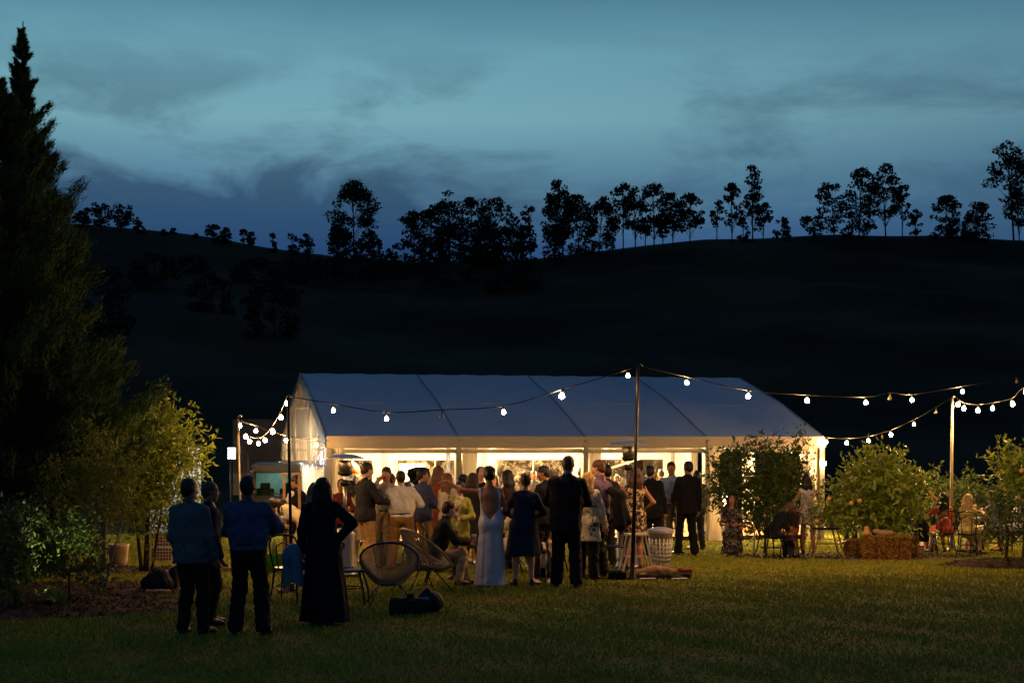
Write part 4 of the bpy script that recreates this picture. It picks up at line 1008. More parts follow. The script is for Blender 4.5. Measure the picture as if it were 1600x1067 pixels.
# lamps inside the tent: bulbs hung from the rafters under added shades
def pendant(p, drop, power, lab, grp):
    root = thing('pendant_lamp', lab, 'hanging lamp', tuple(p), 0, grp)
    MB().tube([(0, 0, 0), (0, 0, -drop)], .008, 6).build('cord', M_CABLE, root)
    MB().lathe([(.02, 0), (.022, -.06), (.015, -.07)], (0, 0, -drop), 10).build('lamp_holder', M_CABLE, root)
    MB().lathe([(.03, 0), (.08, -.03), (.15, -.12), (.155, -.12), (.085, -.02), (.035, .01)], (0, 0, -drop-.03), 20).build('added_shade', M_DARKPOLE, root)  # shade added to keep lamp light off the roof underside
    MB().lathe([(.012, 0), (.025, -.02), (.035, -.05), (.030, -.08), (.01, -.095)], (0, 0, -drop-.05), 14).build('bulb', emitter('lamp_glow', (1, .70, .36), 40), root)
    l = bpy.data.lights.new('lamp_light', 'POINT'); l.energy = power; l.color = (1, .66, .30); l.shadow_soft_size = .03
    o = bpy.data.objects.new('lamp_light', l); COL.objects.link(o); o.parent = root; o.location = (0, 0, -drop-.165)
    return root
for i, (s, w) in enumerate(((1.5, 8.3), (4.5, 8.3), (7.5, 8.3), (10.3, 8.3), (1.5, 3.0), (4.5, 3.0), (7.5, 3.0), (10.4, 2.6))):
    p = tp(s, w, roof_z(w)-.2); pendant(p, .35, 470 if w > 5 else 2700, 'lamp with added shade in the marquee, %s half, %s bay from clear gable' % ('rear' if w > 5 else 'front', ['first', 'second', 'third', 'last'][i % 4]), 'lamps with added shades under the marquee roof')
# work lamp at the right front corner under the valance
def corner_lamp():
    p = tp(11.35, .35, 2.0); root = thing('corner_lamp', 'small warm lamp glowing under the valance at the right front corner', 'lamp', tuple(p))
    MB().tube([(0, 0, .18), (0, 0, 0)], .008, 6).build('cord', M_CABLE, root)
    MB().lathe([(.015, 0), (.04, -.05), (.04, -.1), (.01, -.13)], n=12).build('bulb', emitter('corner_glow', (1, .7, .35), 30), root)
    l = bpy.data.lights.new('lamp_light', 'POINT'); l.energy = 300; l.color = (1, .66, .30); l.shadow_soft_size = .06
    o = bpy.data.objects.new('lamp_light', l); COL.objects.link(o); o.parent = root; o.location = (0, -.12, -.1)
corner_lamp()

# ------------------------------------------------------------------ festoon poles and strings
def pole(px_top, top, px_b, D, label, r=.022, m_=M_GALV, foot=True):
    x = at(px_b, D); z0 = gz(x, D); root = thing('festoon_pole', label, 'pole', (x, D, z0))
    t = Vector((at(px_top, D)-x, 0, zat(top, D)-z0))
    MB().tube([(0, 0, -.03), t*.5, t], [r*1.25, r*1.1, r], 10).build('shaft', m_, root)
    MB().tube([t*.995, t+Vector((.0, 0, .012)), t+Vector((.05, 0, .03)), t+Vector((.06, 0, 0))], .008, 6).build('hook', m_, root)
    if foot: MB().lathe([(r*3, 0), (r*3, .02), (r*1.8, .05), (r*1.6, .25), (r*1.3, .26)], n=12).build('foot', m_, root)
    return Vector((x, D, z0))+t
PT = {'a': pole(450, 619, 456, 22.0, 'thin dark pole behind the bentwood chair, carrying two bulb strings', .02, M_DARKPOLE),
      'b': pole(997, 571, 988, 24.0, 'tallest black pole, standing by the patio heater and the blanket bundle', .026, M_DARKPOLE),
      'c': pole(372, 651, 378, 26.5, 'pale thin pole at the left, rising behind the man in the blue shirt', .018, M_GALV),
      'd': pole(1488, 621, 1486, 33.2, 'thin pale pole beside the seated women at the right', .03, M_GALV),
      'e': pole(1690, 560, 1690, 27.0, 'pole beyond the right edge that holds the near bulb string', .025, M_GALV)}
def festoon(label, ends, bulbs, off=(), star=(), drop=.085, size=1.0, material=None, sag=()):
    """bulbs: list of (px, py, D) at the bulb centre; ends: two world points; the cable runs through sockets over the bulbs"""
    root = thing('festoon_lights', label, 'string lights', tuple(ends[0]), 0)
    O = Vector(ends[0]); pts = [O-O]
    nodes = sorted([(b, 1) for b in bulbs]+[(b, 0) for b in off]+[(b, 2) for b in star]+[(b, 3) for b in sag], key=lambda q: (Vector(W(*q[0]))-O).length)
    Hs = []
    for b, k in nodes:
        p = W(*b)-O; pts.append(p+Vector((0, 0, drop*size if k != 3 else 0))); Hs.append((p, k))
    pts.append(Vector(ends[1])-O)
    dense = []
    for i in range(len(pts)-1):        # smooth cable (Catmull-Rom)
        p0, p1, p2, p3 = pts[max(i-1, 0)], pts[i], pts[i+1], pts[min(i+2, len(pts)-1)]
        for j in range(6):
            t = j/6; dense.append(.5*((2*p1)+(p2-p0)*t+(2*p0-5*p1+4*p2-p3)*t*t+(3*p1-p0-3*p2+p3)*t**3))
    dense.append(pts[-1])
    MB().tube(dense, .008, 5).build('cable', M_CABLE, root)
    bm = MB().lathe([(.014, .045), (.022, .03), (.040, .005), (.046, -.02), (.038, -.05), (.012, -.066)], n=14).mesh('bulb')
    for p, k in Hs:
        if k == 3: continue
        me = bm.copy(); mm = {1: material or M_BULB, 0: M_BULB_OFF, 2: M_BULB_STAR}[k]
        o = link('bulb', me, mm, root); o.location = p; o.scale = (size*(.68 if k != 2 else .95)*(1+.10*math.sin(p.x*7.3)),)*3; o.rotation_euler = (.12*math.sin(p.x*5), .15*math.cos(p.x*3.1), 0)
        s = MB().lathe([(.020, .04), (.022, .085), (.012, .10)], n=10).build('socket', M_CABLE, o)
    return root
lerpD = lambda px, a, b: a[1]+(b[1]-a[1])*(px-a[0])/(b[0]-a[0])
LA = ((450, 22.0), (997, 24.0))
festoon('bulb string sagging across the tent roof between the thin pole and the tallest pole', (PT['a'], PT['b']),
        [(x, y, lerpD(x, *LA)) for x, y in ((521, 640), (604, 653), (787, 643), (981, 586))], [(690, 649, lerpD(690, *LA))], [(878, 617, lerpD(878, *LA))])
LB = ((997, 24.0), (1690, 27.0))
festoon('bulb string running right from the tallest pole over the dark hill', (PT['b'], PT['e']),
        [(x, y, lerpD(x, *LB)) for x, y in ((1073, 597), (1169, 618), (1261, 625), (1353, 628), (1425, 624), (1504, 611))], [(1390, 621, lerpD(1390, *LB)), (1589, 595, lerpD(1589, *LB))], material=M_BULB_R)
TC = tp(12, -.05, 2.2)
LC = ((1288, TC.y), (1488, 33.2))
festoon('bulb string sagging from the tent corner up to the thin pale pole', (TC, PT['d']),
        [(x, y, lerpD(x, *LC)) for x, y in ((1291, 690), (1323, 691), (1357, 687.5), (1392, 678), (1428, 662))], [(1462, 643, lerpD(1462, *LC))], material=M_BULB_FAR, size=1.1)
pE2 = W(1700, 560, 30.5)
pole(1700, 556, 1700, 30.5, 'pole beyond the right edge that holds the large bulb string', .03)
LD = ((1488, 33.2), (1700, 30.5))
festoon('string of larger bulbs running right from the thin pale pole', (PT['d'], pE2),
        [(x, y, lerpD(x, *LD)) for x, y in ((1497, 631), (1506, 637), (1528, 640), (1551, 637), (1582, 630), (1603, 612))], material=M_BULB_FAR, size=1.3)
LE = ((372, 26.5), (450, 22.0))
festoon('short bulb string hanging in a deep loop between the two left poles', (PT['c'], PT['a']), material=emitter('left_bulb_glow', (1, .54, .20), 850), bulbs=
        [(x, y, lerpD(x, *LE)) for x, y in ((384, 681), (390, 689), (404, 692), (414, 687), (426, 673), (439, 651), (448, 629))], size=.95)
TL = tp(0, 0, 2.1)
festoon('bulb string from the pale left pole to the front left tent corner', (PT['c'], TL),
        [(375, 664, 26.6), (400, 672, 28.0), (447, 687, 30.5), (495, 694, 33.2)], size=.95, material=M_BULB_FAR)
# one more bulb hanging below the right tent corner
festoon('single bulb hung beneath the right tent corner', (tp(12.02, -.02, 2.1), tp(12.03, -.04, 1.62)), [(1289, 724, 36.75)], material=M_BULB_FAR, size=1.0)

def fallen():
    n = 900; D = np.sqrt(rng.uniform(13**2, 31**2, n)); X = rng.uniform(-.34, .36, n)*D; Z = np.array([gz(a, b) for a, b in zip(X, D)])+rng.uniform(.02, .045, n)
    a = rng.normal(size=(n, 3))*np.array([1, 1, .25]); a /= np.linalg.norm(a, axis=1)[:, None]; b = np.cross(a, rng.normal(size=(n, 3))*.3+np.array([0, 0, 1])); b /= np.linalg.norm(b, axis=1)[:, None]
    s_ = rng.uniform(.015, .035, (n, 1)); V, Q = leaf_mesh(np.stack([X, D, Z], 1), a*s_, b*s_*.4)
    o = link('fallen_leaves', mesh_np('fallen_leaves', V, Q), mat('dry_leaf', '8a6a34', .7, .4, 3, 0, c2='4a3418', island=True)); tag(o, 'dry fallen leaves scattered over the lawn', 'leaves', kind='stuff')
fallen()

# ------------------------------------------------------------------ people
G1 = 'wedding guests'
J = lambda m_, **k: dict(kind='jacket', mat=m_, **k)
SH = lambda m_, **k: dict(kind='shirt', mat=m_, **k)
DR = lambda m_, **k: dict(kind='dress', mat=m_, **k)
TR = lambda m_, **k: dict(kind='trousers', mat=m_, **k)
c_black = cloth('15141a', 'black_suiting', spec=.25); c_navy = cloth('1a2238', 'navy_suiting'); c_slate = cloth('566066', 'slate_blue_tweed'); c_char = cloth('2b2a2c', 'charcoal_wool')
c_khaki = cloth('b08a52', 'khaki_cotton'); c_tan = cloth('8f6838', 'tan_cotton'); c_white = cloth('d9d2c6', 'white_cotton', spec=.3); c_blue = cloth('465274', 'blue_cotton')
c_dk = cloth('1b1a1c', 'black_cotton'); c_stone = cloth('8a7a62', 'stone_cotton'); c_pale = cloth('8fa3c4', 'pale_blue_cotton')
# foreground group, left
figure('man in slate blue blazer and dark trousers, back turned, leftmost of the front guests', 298, 747, 17.0, 22, top_w=[J(c_slate, name='blazer')], bottom=TR(c_dk), hair=('short', '2e241c'), wide=1.06, look=14,
       hands=[(-.20, .12, .86), (.27, .10, .82)], res=.015, feet=[(-.10, .0, .085), (.12, .06, .085)], belly=.02)
figure('person in dark suit half hidden behind the slate blue blazer, a flower on the lapel', 327, 752, 17.9, 75, top_w=[J(c_navy, open=.5), SH(c_white)], bottom=TR(c_dk), hair=('short', '5a4632'), skin='tan', look=6,
       hands=[(-.12, .34, 1.12), (.22, .12, .84)], res=.015, curl=(.8, .4))
figure('man in royal blue shirt with his back turned, both elbows bent', 388, 743, 17.0, 6, top_w=[SH(c_blue, loose=.012, grow=.024)], bottom=TR(c_black, hem=.085, grow=.026), hair=('short', '120d0a'), skin='deep', wide=1.12, belly=.04,
       hands=[(-.10, .34, 1.10), (.14, .36, 1.12)], elbows=[(-1, -.35, -.6), (1, -.25, -.5)], res=.015, feet=[(-.15, .0, .085), (.17, .0, .085)], curl=(.8, .8))
f4 = figure('woman in long dark gown with long dark hair and one hand on her hip', 506, 745, 18.0, 8, fem=True, top_w=[DR(cloth('10121f', 'midnight_crepe', var=.3), sleeve=.97, hem=.04, w=(.15, .25), flat=.8, grow=.02, loose=.015)], hair=('long', '0d0a09'), skin='deep', wide=1.08,
       hands=[(-.30, .05, .86), (.18, -.02, 1.02)], elbows=[(-.6, -.5, -.3), (1, -.12, .05)], look=-14, res=.015, palm=(None, (0, -.2, -1)), hdir=(None, (-.6, .3, -.5)), shoes=None)
figure('blonde woman mostly hidden behind the woman in the long dark gown', 489, 764, 20.2, 20, fem=True, H=1.62, top_w=[DR(cloth('23283c', 'ink_jersey'), sleeve=.5, hem=.5)], hair=('long', 'a8834a'), skin='fair', look=-20)
# drinks table helpers
figure('woman in cream lace dress bending over the drinks table', 466, 0, 25.2, -78, fem=True, H=1.66, lean=58, pelvis=.90, pelv_y=-.16, top_w=[DR(cloth('e8d3a2', 'cream_lace'), sleeve=.28, hem=.5)], hair=('long', '2d1a10'), skin='tan',
       hands=[(-.14, .52, .80), (.20, .50, .80)], elbows=[(0, .2, -1), (0, .2, -1)], base=1.66, feet=[(-.1, -.05, .085), (.1, .05, .085)])
figure('waiter in white shirt and black vest behind the drinks table', 463, 742, 27.0, -60, top_w=[SH(c_white), dict(kind='vest', mat=c_black, len=-.03)], bottom=TR(c_black), hair=('short', '1a110c'), skin='tan', look=-18, nod=18,
       hands=[(-.12, .36, 1.0), (.14, .34, .98)])
figure('dark haired woman in maroon top facing the camera, left of the heater', 531, 748, 27.2, 172, fem=True, top_w=[dict(kind='blouse', mat=cloth('5a1e1e', 'maroon_silk'), sleeve=.6)], bottom=TR(c_dk), hair=('bun', '120c0a'), skin='deep', hands=[(-.06, .26, 1.14), (.06, .27, 1.12)], elbows=[(-1, -.3, -.6), (1, -.3, -.6)], curl=(.8, .8))
figure('dark haired woman in cream top just behind the heater post', 549, 750, 28.2, 20, fem=True, top_w=[DR(cloth('cfb98e', 'cream_crepe'), sleeve=.5, hem=.5)], hair=('bob', '17100c'), skin='tan')
f_m1 = figure('man in dark blazer and khaki chinos turned to the right, cup in hand', 571, 722, 26.0, 58, top_w=[J(c_char, name='blazer', open=.5), SH(c_white)], bottom=TR(c_khaki, hem=.075), hair=('short', '2a1a10'), skin='fair', shoes=M_SHOET,
       hands=[(.02, .38, 1.10), (.22, .34, 1.10)], elbows=[(-1, -.3, -.8), (1, -.5, -.8)], nod=10, look=10, curl=(.8, .8), feet=[(-.12, .06, .085), (.13, -.06, .085)])
f_m2 = figure('smiling person in pale shirt and braces raising a hand to the face, facing the camera', 602, 729, 26.6, 205, top_w=[SH(cloth('9a8f82', 'dove_linen'))], bottom=TR(c_stone), hair=('short', '2b1c12'), skin='tan',
       hands=[(-.10, .26, 1.14), (.06, .16, 1.50)], elbows=[(-1, -.3, -.8), (.7, .2, -1)], look=-10, curl=(.8, .6), nod=4)
figure('broad man in white shirt and tan trousers with his back turned', 628, 735, 26.0, 4, top_w=[SH(c_white, grow=.024, loose=.014)], bottom=TR(c_tan, hem=.085, grow=.028), hair=('short', '1a120d'), skin='tan', wide=1.16, belly=.04, shoes=M_SHOET,
       hands=[(-.12, .34, 1.12), (.16, .34, 1.14)], elbows=[(-1, -.3, -.7), (1, -.3, -.7)], feet=[(-.20, .0, .085), (.20, .04, .085)], look=-8)
figure('woman with dark hair in a bun and pale blouse, left of the broad man', 607, 738, 27.3, 30, fem=True, top_w=[dict(kind='blouse', mat=cloth('c4b49c', 'oat_linen'), sleeve=.7)], bottom=TR(c_black), hair=('bun', '2a1810'), skin='tan', hands=[(-.1, .3, 1.15), (.14, .32, 1.15)], look=20)
figure('man in blue grey blazer and khaki trousers looking right', 661, 732, 28.0, 48, top_w=[J(cloth('47506a', 'blue_grey_wool'), name='blazer', open=.5), SH(c_white)], bottom=TR(c_khaki), hair=('short', '120e0c'), skin='tan', look=22, hands=[(-.05, .34, 1.05), (.2, .3, 1.0)])
figure('woman in rust red long dress with light brown hair', 684, 727, 29.2, 25, fem=True, top_w=[DR(cloth('963e22', 'rust_crepe'), sleeve=.97, hem=.12, w=(.14, .22))], hair=('long', '6a4526'), skin='fair', hands=[(-.2, .18, .95), (.2, .28, 1.0)], shoes=M_SHOET)
figure('woman in cream lace dress with long auburn hair', 701, 738, 27.4, 28, fem=True, top_w=[DR(cloth('d9cbb0', 'ivory_lace'), sleeve=.9, hem=.1, w=(.14, .26))], hair=('verylong', '7a4c26'), skin='fair', hands=[(-.1, .25, 1.0), (.15, .3, 1.05)], look=12)
f_m8 = figure('older woman in lemon yellow suit and sunglasses holding a glass', 716, 751, 24.0, 188, fem=True, top_w=[J(cloth('aca648', 'lemon_suiting'), name='jacket', open=.9, len=-.18, flare=.03), dict(kind='blouse', mat=pattern('lemon_print', 'd9c48e', ['8c6a2a', 'e8e0c8'], 30), collar=True)], bottom=TR(cloth('8f8a3a', 'olive_yellow_crepe'), hem=.085, belt=False), hair=('short', '1d1512'), skin='fair', shoes=M_SHOET,
       hands=[(-.09, .27, 1.10), (.23, .12, .90)], elbows=[(-1, -.5, -.6), (.8, -.5, -.4)], look=10, curl=(.8, .5))
f_m9 = figure('young man in black jacket and cream trousers seated, turned to the right', 684, 797, 22.9, 84, H=1.72, pelvis=.50, pelv_y=-.02, lean=16, base=1.72, top_w=[J(c_dk, len=-.06)], bottom=TR(cloth('b39c74', 'cream_cotton'), hem=.07), hair=('short', '3a2113'), skin='fair', shoes=M_SHOEB,
       hands=[(-.02, .44, .66), (.08, .46, .66)], elbows=[(-1, -.1, -.8), (1, -.1, -.8)], feet=[(-.10, .44, .085), (.12, .30, .085)], curl=(.8, .8), look=-8, nod=-12)
f_br = figure('woman in backless pale satin gown, one arm stretched out to the left', 768, 727, 22.6, 6, fem=True, top_w=[DR(mat('pale_satin', 'c6c6d0', .38, .12, 5, .25, 30, spec=.5), sleeve=.0, hem=.03, back=.03, w=(.10, .185), nf=7, grow=.010, fold=1.0, dx=-.03, hips=1.1)], hair=('updo', '2a160d'), skin='tan',
       hands=[(-.66, .12, 1.52), (.07, .27, 1.12)], elbows=[(0, -.4, -1), (.6, -.3, -1)], look=-22, curl=(.25, .6), shoes=None, hdir=((-1, .15, .03), None), palm=((0, .2, -1), None))
figure('person with smooth dark brown hair facing away behind the pointing arm', 737, 738, 26.4, 10, fem=True, top_w=[DR(c_char, sleeve=.9, hem=.4)], hair=('bob', '2c1a12'), skin='tan')
figure('dark haired guest half hidden by the pointing arm, left of the brown bob', 722, 740, 28.2, 30, fem=True, top_w=[DR(c_navy, sleeve=.6, hem=.4)], hair=('bun', '100c0b'), skin='tan')
figure('dark haired woman facing the camera over the pointing arm', 750, 728, 28.0, 170, fem=True, top_w=[DR(c_dk, sleeve=.7, hem=.4)], hair=('bun', '100c0b'), skin='fair', look=-12)
figure('woman with long black hair in profile, right of the backless gown', 794, 733, 26.3, -62, fem=True, top_w=[dict(kind='blouse', mat=cloth('3a2222', 'plum_crepe'), sleeve=.9)], bottom=TR(c_dk), hair=('long', '0e0b0a'), skin='fair', hands=[(-.06, .3, 1.25), (.08, .32, 1.2)])
figure('woman with short auburn hair in a knee length royal blue coat dress', 818, 738, 22.8, -4, fem=True, top_w=[DR(cloth('272c46', 'royal_blue_crepe'), sleeve=.92, hem=.47, w=(.155, .235), flat=.72, fold=.35, grow=.022, loose=.008, amp=.003)], hair=('short', '6e3418'), skin='fair', wide=1.12,
       hands=[(-.14, .26, 1.06), (.16, .26, 1.06)], elbows=[(-1, -.5, -.6), (1, -.5, -.6)], feet=[(-.13, .0, .085, -.3), (.13, .02, .085, .9)], curl=(.7, .7))
figure('dark suited man in profile facing left beside the blue coat dress', 851, 727, 25.0, -62, top_w=[J(c_black, open=.5), SH(c_white)], bottom=TR(c_black), hair=('short', '15100d'), skin='tan', nod=12, hands=[(-.1, .34, 1.1), (.1, .36, 1.08)], look=-14)
figure('woman in patterned top between the dark profile man and the tallest man', 866, 742, 26.2, -30, fem=True, top_w=[dict(kind='blouse', mat=pattern('speckled_print', '2a2422', ['d8c8b0'], 34), sleeve=.97)], bottom=TR(c_dk), hair=('bob', '17110e'), skin='tan', hands=[(-.14, .36, 1.25), (.1, .36, 1.2)])
figure('tallest man in black suit with bright blue collar, back turned', 884, 711, 22.6, 8, top_w=[J(c_black, len=-.2, grow=.032), dict(kind='vest', mat=cloth('2f7fc4', 'bright_blue_cotton'), len=.40, collar=True, name='shirt_collar', grow=.008)], bottom=TR(c_black, hem=.085, grow=.026), hair=('crop', '4a2c1a'), skin='tan', wide=1.13, belly=.03,
       hands=[(-.10, .30, 1.06), (.12, .32, 1.08)], elbows=[(-1, -.5, -.6), (1, -.5, -.6)], feet=[(-.12, .02, .085, -.5), (.14, -.02, .085)])
figure('blonde woman in cream jacket with dark flowers', 917, 728, 23.9, 22, fem=True, H=1.70, top_w=[J(pattern('cream_dark_floral', 'd9c7a4', ['4a3434', '6a5048'], 6.5, .40), name='floral_jacket', len=-.30, flare=.05, grow=.03, loose=.01)], bottom=TR(c_black, hem=.08, belt=False), hair=('bob', 'd0a55c'), skin='fair',
       hands=[(-.1, .28, 1.1), (.26, .16, .86)], look=15)
figure('young man with short sides in mauve grey shirt, a dark jacket over his arm', 936, 718, 24.4, -48, top_w=[SH(cloth('6a5a78', 'mauve_cotton'))], bottom=TR(c_black, hem=.075), hair=('short', '5a341c'), skin='fair', hands=[(-.05, .34, 1.05), (.08, .10, .98)], look=-20, nod=12, elbows=[None, (.6, -.9, -.3)], shoes=M_SHOET)
figure('dark haired guest seen past the mauve grey shirt, near the rear window', 948, 726, 27.5, -20, top_w=[J(c_char)], bottom=TR(c_dk), hair=('short', '0e0c0b'), skin='tan')
figure('woman with long brown hair in dark and cream floral dress by the pole', 991, 729, 26.0, -4, fem=True, top_w=[DR(pattern('dark_cream_floral', '241d1c', ['b89c74', 'cdb48c'], 16, .44), sleeve=.0, hem=.62, w=(.13, .19), fold=.4)], hair=('verylong', '4a2a18'), skin='tan', hands=[(-.14, .22, 1.05), (.2, .2, 1.02)], elbows=[(-1, -.4, -.5), (1, -.4, -.5)])
figure('man in pale blue shirt half hidden behind the right heater', 1000, 719, 31.5, -10, top_w=[SH(c_pale)], bottom=TR(c_dk), hair=('short', '4a2c1a'), skin='fair')
figure('dark suited guest left of the man in the light blue shirt, back turned', 1019, 727, 30.5, 16, top_w=[J(c_black, len=-.2)], bottom=TR(c_black), hair=('short', '120e0c'), skin='tan')
figure('man in light blue shirt and grey trousers facing the camera', 1051, 721, 31.8, 168, top_w=[SH(c_pale, sleeve=.65)], bottom=TR(cloth('6a5f50', 'grey_flannel')), hair=('short', '2a1a12'), skin='tan', hands=[(-.12, .22, 1.08), (.20, .14, 1.02)], elbows=[(-1, -.4, -.5), (1, -.4, -.5)], look=14)
figure('man in black suit with white collar standing beside the laundry basket', 1073, 720, 31.2, -12, top_w=[J(c_black, len=-.17), dict(kind='vest', mat=c_white, len=.44, name='shirt_collar', grow=.006)], bottom=TR(c_black, hem=.08), hair=('short', '17110e'), skin='tan', hands=[(-.16, .28, 1.0), (.26, .08, .84)], feet=[(-.14, .10, .085), (.12, -.10, .085, .3)], look=-20)
figure('guest in charcoal vest behind the black suited man by the basket', 1090, 735, 33.2, -20, top_w=[SH(cloth('4a4440', 'taupe_cotton')), dict(kind='vest', mat=c_char)], bottom=TR(c_dk), hair=('short', '1c140f'), skin='tan')
DK = dict(ground=DECK)
figure('dark haired man in navy jacket deep in the tent behind the broad white shirt', 642, 735, 35.5, 160, top_w=[J(c_navy, open=.5), SH(c_white)], bottom=TR(c_dk), hair=('short', '17110d'), skin='fair', **DK)
figure('woman in a wine red dress inside the tent left of the backless gown', 772, 741, 36.0, 190, fem=True, top_w=[DR(cloth('5e1e28', 'wine_crepe'), sleeve=.5, hem=.45)], hair=('long', '3a2216'), skin='fair', **DK)
figure('man in grey shirt deep inside the tent left of the dark profile man', 836, 735, 37.0, 175, top_w=[SH(cloth('6c6a66', 'grey_cotton'))], bottom=TR(c_dk), hair=('short', '2a1a10'), skin='tan', **DK)
figure('red haired woman in dark green dress just left of the tallest man', 858, 746, 29.6, 150, fem=True, top_w=[DR(cloth('20382c', 'bottle_green_crepe'), sleeve=.9, hem=.4)], hair=('bob', '7a3a1c'), skin='fair')
figure('dark suited man with his back turned, inside the tent beyond the cream floral jacket', 906, 731, 36.5, 10, top_w=[J(c_char)], bottom=TR(c_dk), hair=('short', '14100d'), skin='tan', **DK)
figure('woman in dusty pink dress inside the tent beyond the draped black jacket', 965, 741, 36.0, 200, fem=True, top_w=[DR(cloth('a8746a', 'dusty_pink_crepe'), sleeve=.4, hem=.45)], hair=('updo', '4a2c1a'), skin='fair', **DK)
figure('man in black waistcoat inside the tent between heater and light blue shirt', 1033, 733, 37.5, -30, top_w=[SH(c_white), dict(kind='vest', mat=c_black)], bottom=TR(c_dk), hair=('short', '1a120e'), skin='tan', **DK)
figure('woman with long dark hair inside the tent behind the left heater post', 559, 742, 35.0, 150, fem=True, top_w=[DR(cloth('2a3448', 'slate_jersey'), sleeve=.5, hem=.45)], hair=('long', '1a110c'), skin='fair', **DK)
# low, seated or half hidden behind the dancers
figure('seated woman in cream dress glimpsed between the gown and the blue coat', 800, 0, 25.2, -70, fem=True, H=1.64, base=1.64, pelvis=.52, top_w=[DR(cloth('d9c8a4', 'cream_cotton_lace'), sleeve=.3, cover=1.0)], hair=('long', '5a3822'), skin='fair', hands=[(-.1, .42, .72), (.1, .42, .72)], feet=[(-.12, .45, .085), (.1, .40, .085)])
figure('seated woman in cream and red print glimpsed beside the tallest man', 862, 0, 25.6, 200, fem=True, H=1.62, base=1.62, pelvis=.52, lean=14, top_w=[DR(pattern('cream_red_print', 'e0cfae', ['a04a3a'], 20, .42), sleeve=.4, cover=1.15)], hair=('bob', '6a4526'), skin='fair', hands=[(-.06, .40, .86), (.06, .42, .84)], feet=[(-.12, .46, .085), (.1, .40, .085)])
# right hand groups
figure('woman in dark floral dress seated by the sheer tent curtain', 1143, 0, 31.0, 185, fem=True, H=1.64, base=1.64, pelvis=.52, top_w=[DR(pattern('dark_garden_floral', '1c1820', ['7a5a4a', '5a6a4a', '8a7a80'], 12, .42), sleeve=.5, cover=1.8)], hair=('long', '3a2418'), skin='tan', hands=[(-.1, .3, .7), (.12, .32, .7)], feet=[(-.12, .46, .085), (.1, .42, .085)])
figure('grey haired woman in dark clothes bending forward on a black chair', 1207, 0, 30.2, 66, fem=True, H=1.66, base=1.66, pelvis=.54, lean=38, top_w=[dict(kind='blouse', mat=c_dk, sleeve=.6)], bottom=TR(cloth('2e3a40', 'teal_denim'), belt=False), hair=('bob', '6a5238'), skin='tan', hands=[(-.1, .46, .62), (.14, .42, .56)], feet=[(-.14, .42, .085), (.14, .36, .085)])
figure('small child in coral shorts leaning against the woman at the table', 1240, 793, 30.8, -30, H=1.06, top_w=[SH(cloth('3a2a2a', 'dark_berry_cotton'), sleeve=.4, collar=False)], bottom=dict(kind='shorts', mat=cloth('c8503c', 'coral_cotton'), cut=.55, belt=False), hair=('short', '4a3020'), skin='tan', name='child', wide=.95)
figure('woman in white floral sleeveless dress standing with her back turned', 1263, 740, 31.4, 2, fem=True, top_w=[DR(pattern('white_bird_floral', 'd2cfd6', ['a8502c', '3c3a44', 'c87a48'], 12, .40), sleeve=.0, hem=.66, w=(.13, .215), fold=.5, nf=8)], hair=('bob', '1c110c'), skin='tan', wide=1.06, hands=[(-.22, .2, .95), (.24, .26, .98)], elbows=[(-1, -.5, -.4), (1, -.5, -.4)])
figure('man in grey blue shirt showing head and shoulders above the citrus tree', 1330, 707, 34.8, -36, H=1.86, top_w=[SH(cloth('6c7488', 'grey_blue_cotton'))], bottom=TR(c_dk), hair=('short', '17100d'), skin='tan', look=-10)
figure('woman with brown hair in long black dress right of the citrus tree', 1441, 742, 32.4, -14, fem=True, top_w=[DR(c_dk, sleeve=.0, hem=.25, w=(.14, .22))], hair=('long', '3a2014'), skin='tan', hands=[(-.2, .24, 1.0), (.30, .10, .98)], elbows=[(-1, -.5, -.4), (.8, -.5, -.5)], nod=15)
figure('dark haired woman in coral pink top seated on a bentwood chair, back turned', 1474, 0, 31.8, -2, fem=True, H=1.66, base=1.66, pelvis=.54, top_w=[DR(cloth('b8503c', 'coral_crepe'), sleeve=.28, cover=.9, back=.2)], hair=('long', '1c1210'), skin='tan', hands=[(-.34, .30, .86), (.16, .3, .66)], feet=[(-.14, .42, .085), (.14, .4, .085)])
figure('blonde woman in yellow floral dress seated sideways on a bentwood chair', 1511, 0, 31.2, 40, fem=True, H=1.64, base=1.64, pelvis=.54, lean=4, top_w=[DR(pattern('yellow_floral', 'd8c06a', ['b87a4a', 'e8dcae', '8a7a40'], 12, .40), sleeve=.35, cover=1.2)], hair=('bob', 'd6b06a'), skin='fair', hands=[(-.05, .34, 1.02), (.20, .30, .98)], feet=[(-.12, .44, .085), (.14, .38, .085)])
figure('person in pale trousers seated behind the small dark tree, left one', 1549, 0, 32.0, -60, H=1.72, base=1.72, pelvis=.54, top_w=[SH(cloth('9a94a8', 'lilac_grey_cotton'))], bottom=TR(cloth('c8b898', 'pale_chino'), belt=False), hair=('short', '2a1a12'), skin='tan', hands=[(-.1, .4, .7), (.12, .42, .7)], feet=[(-.14, .5, .085), (.12, .42, .085)])
figure('person in a light print seated behind the small dark tree, right one', 1592, 0, 32.6, -90, fem=True, H=1.64, base=1.64, pelvis=.54, top_w=[DR(pattern('blue_light_print', 'b8b4b0', ['5a6a8a'], 14, .42), sleeve=.4, cover=1.2)], hair=('bob', '3a2418'), skin='tan', hands=[(-.1, .4, .7), (.12, .42, .7)], feet=[(-.14, .46, .085), (.12, .42, .085)])

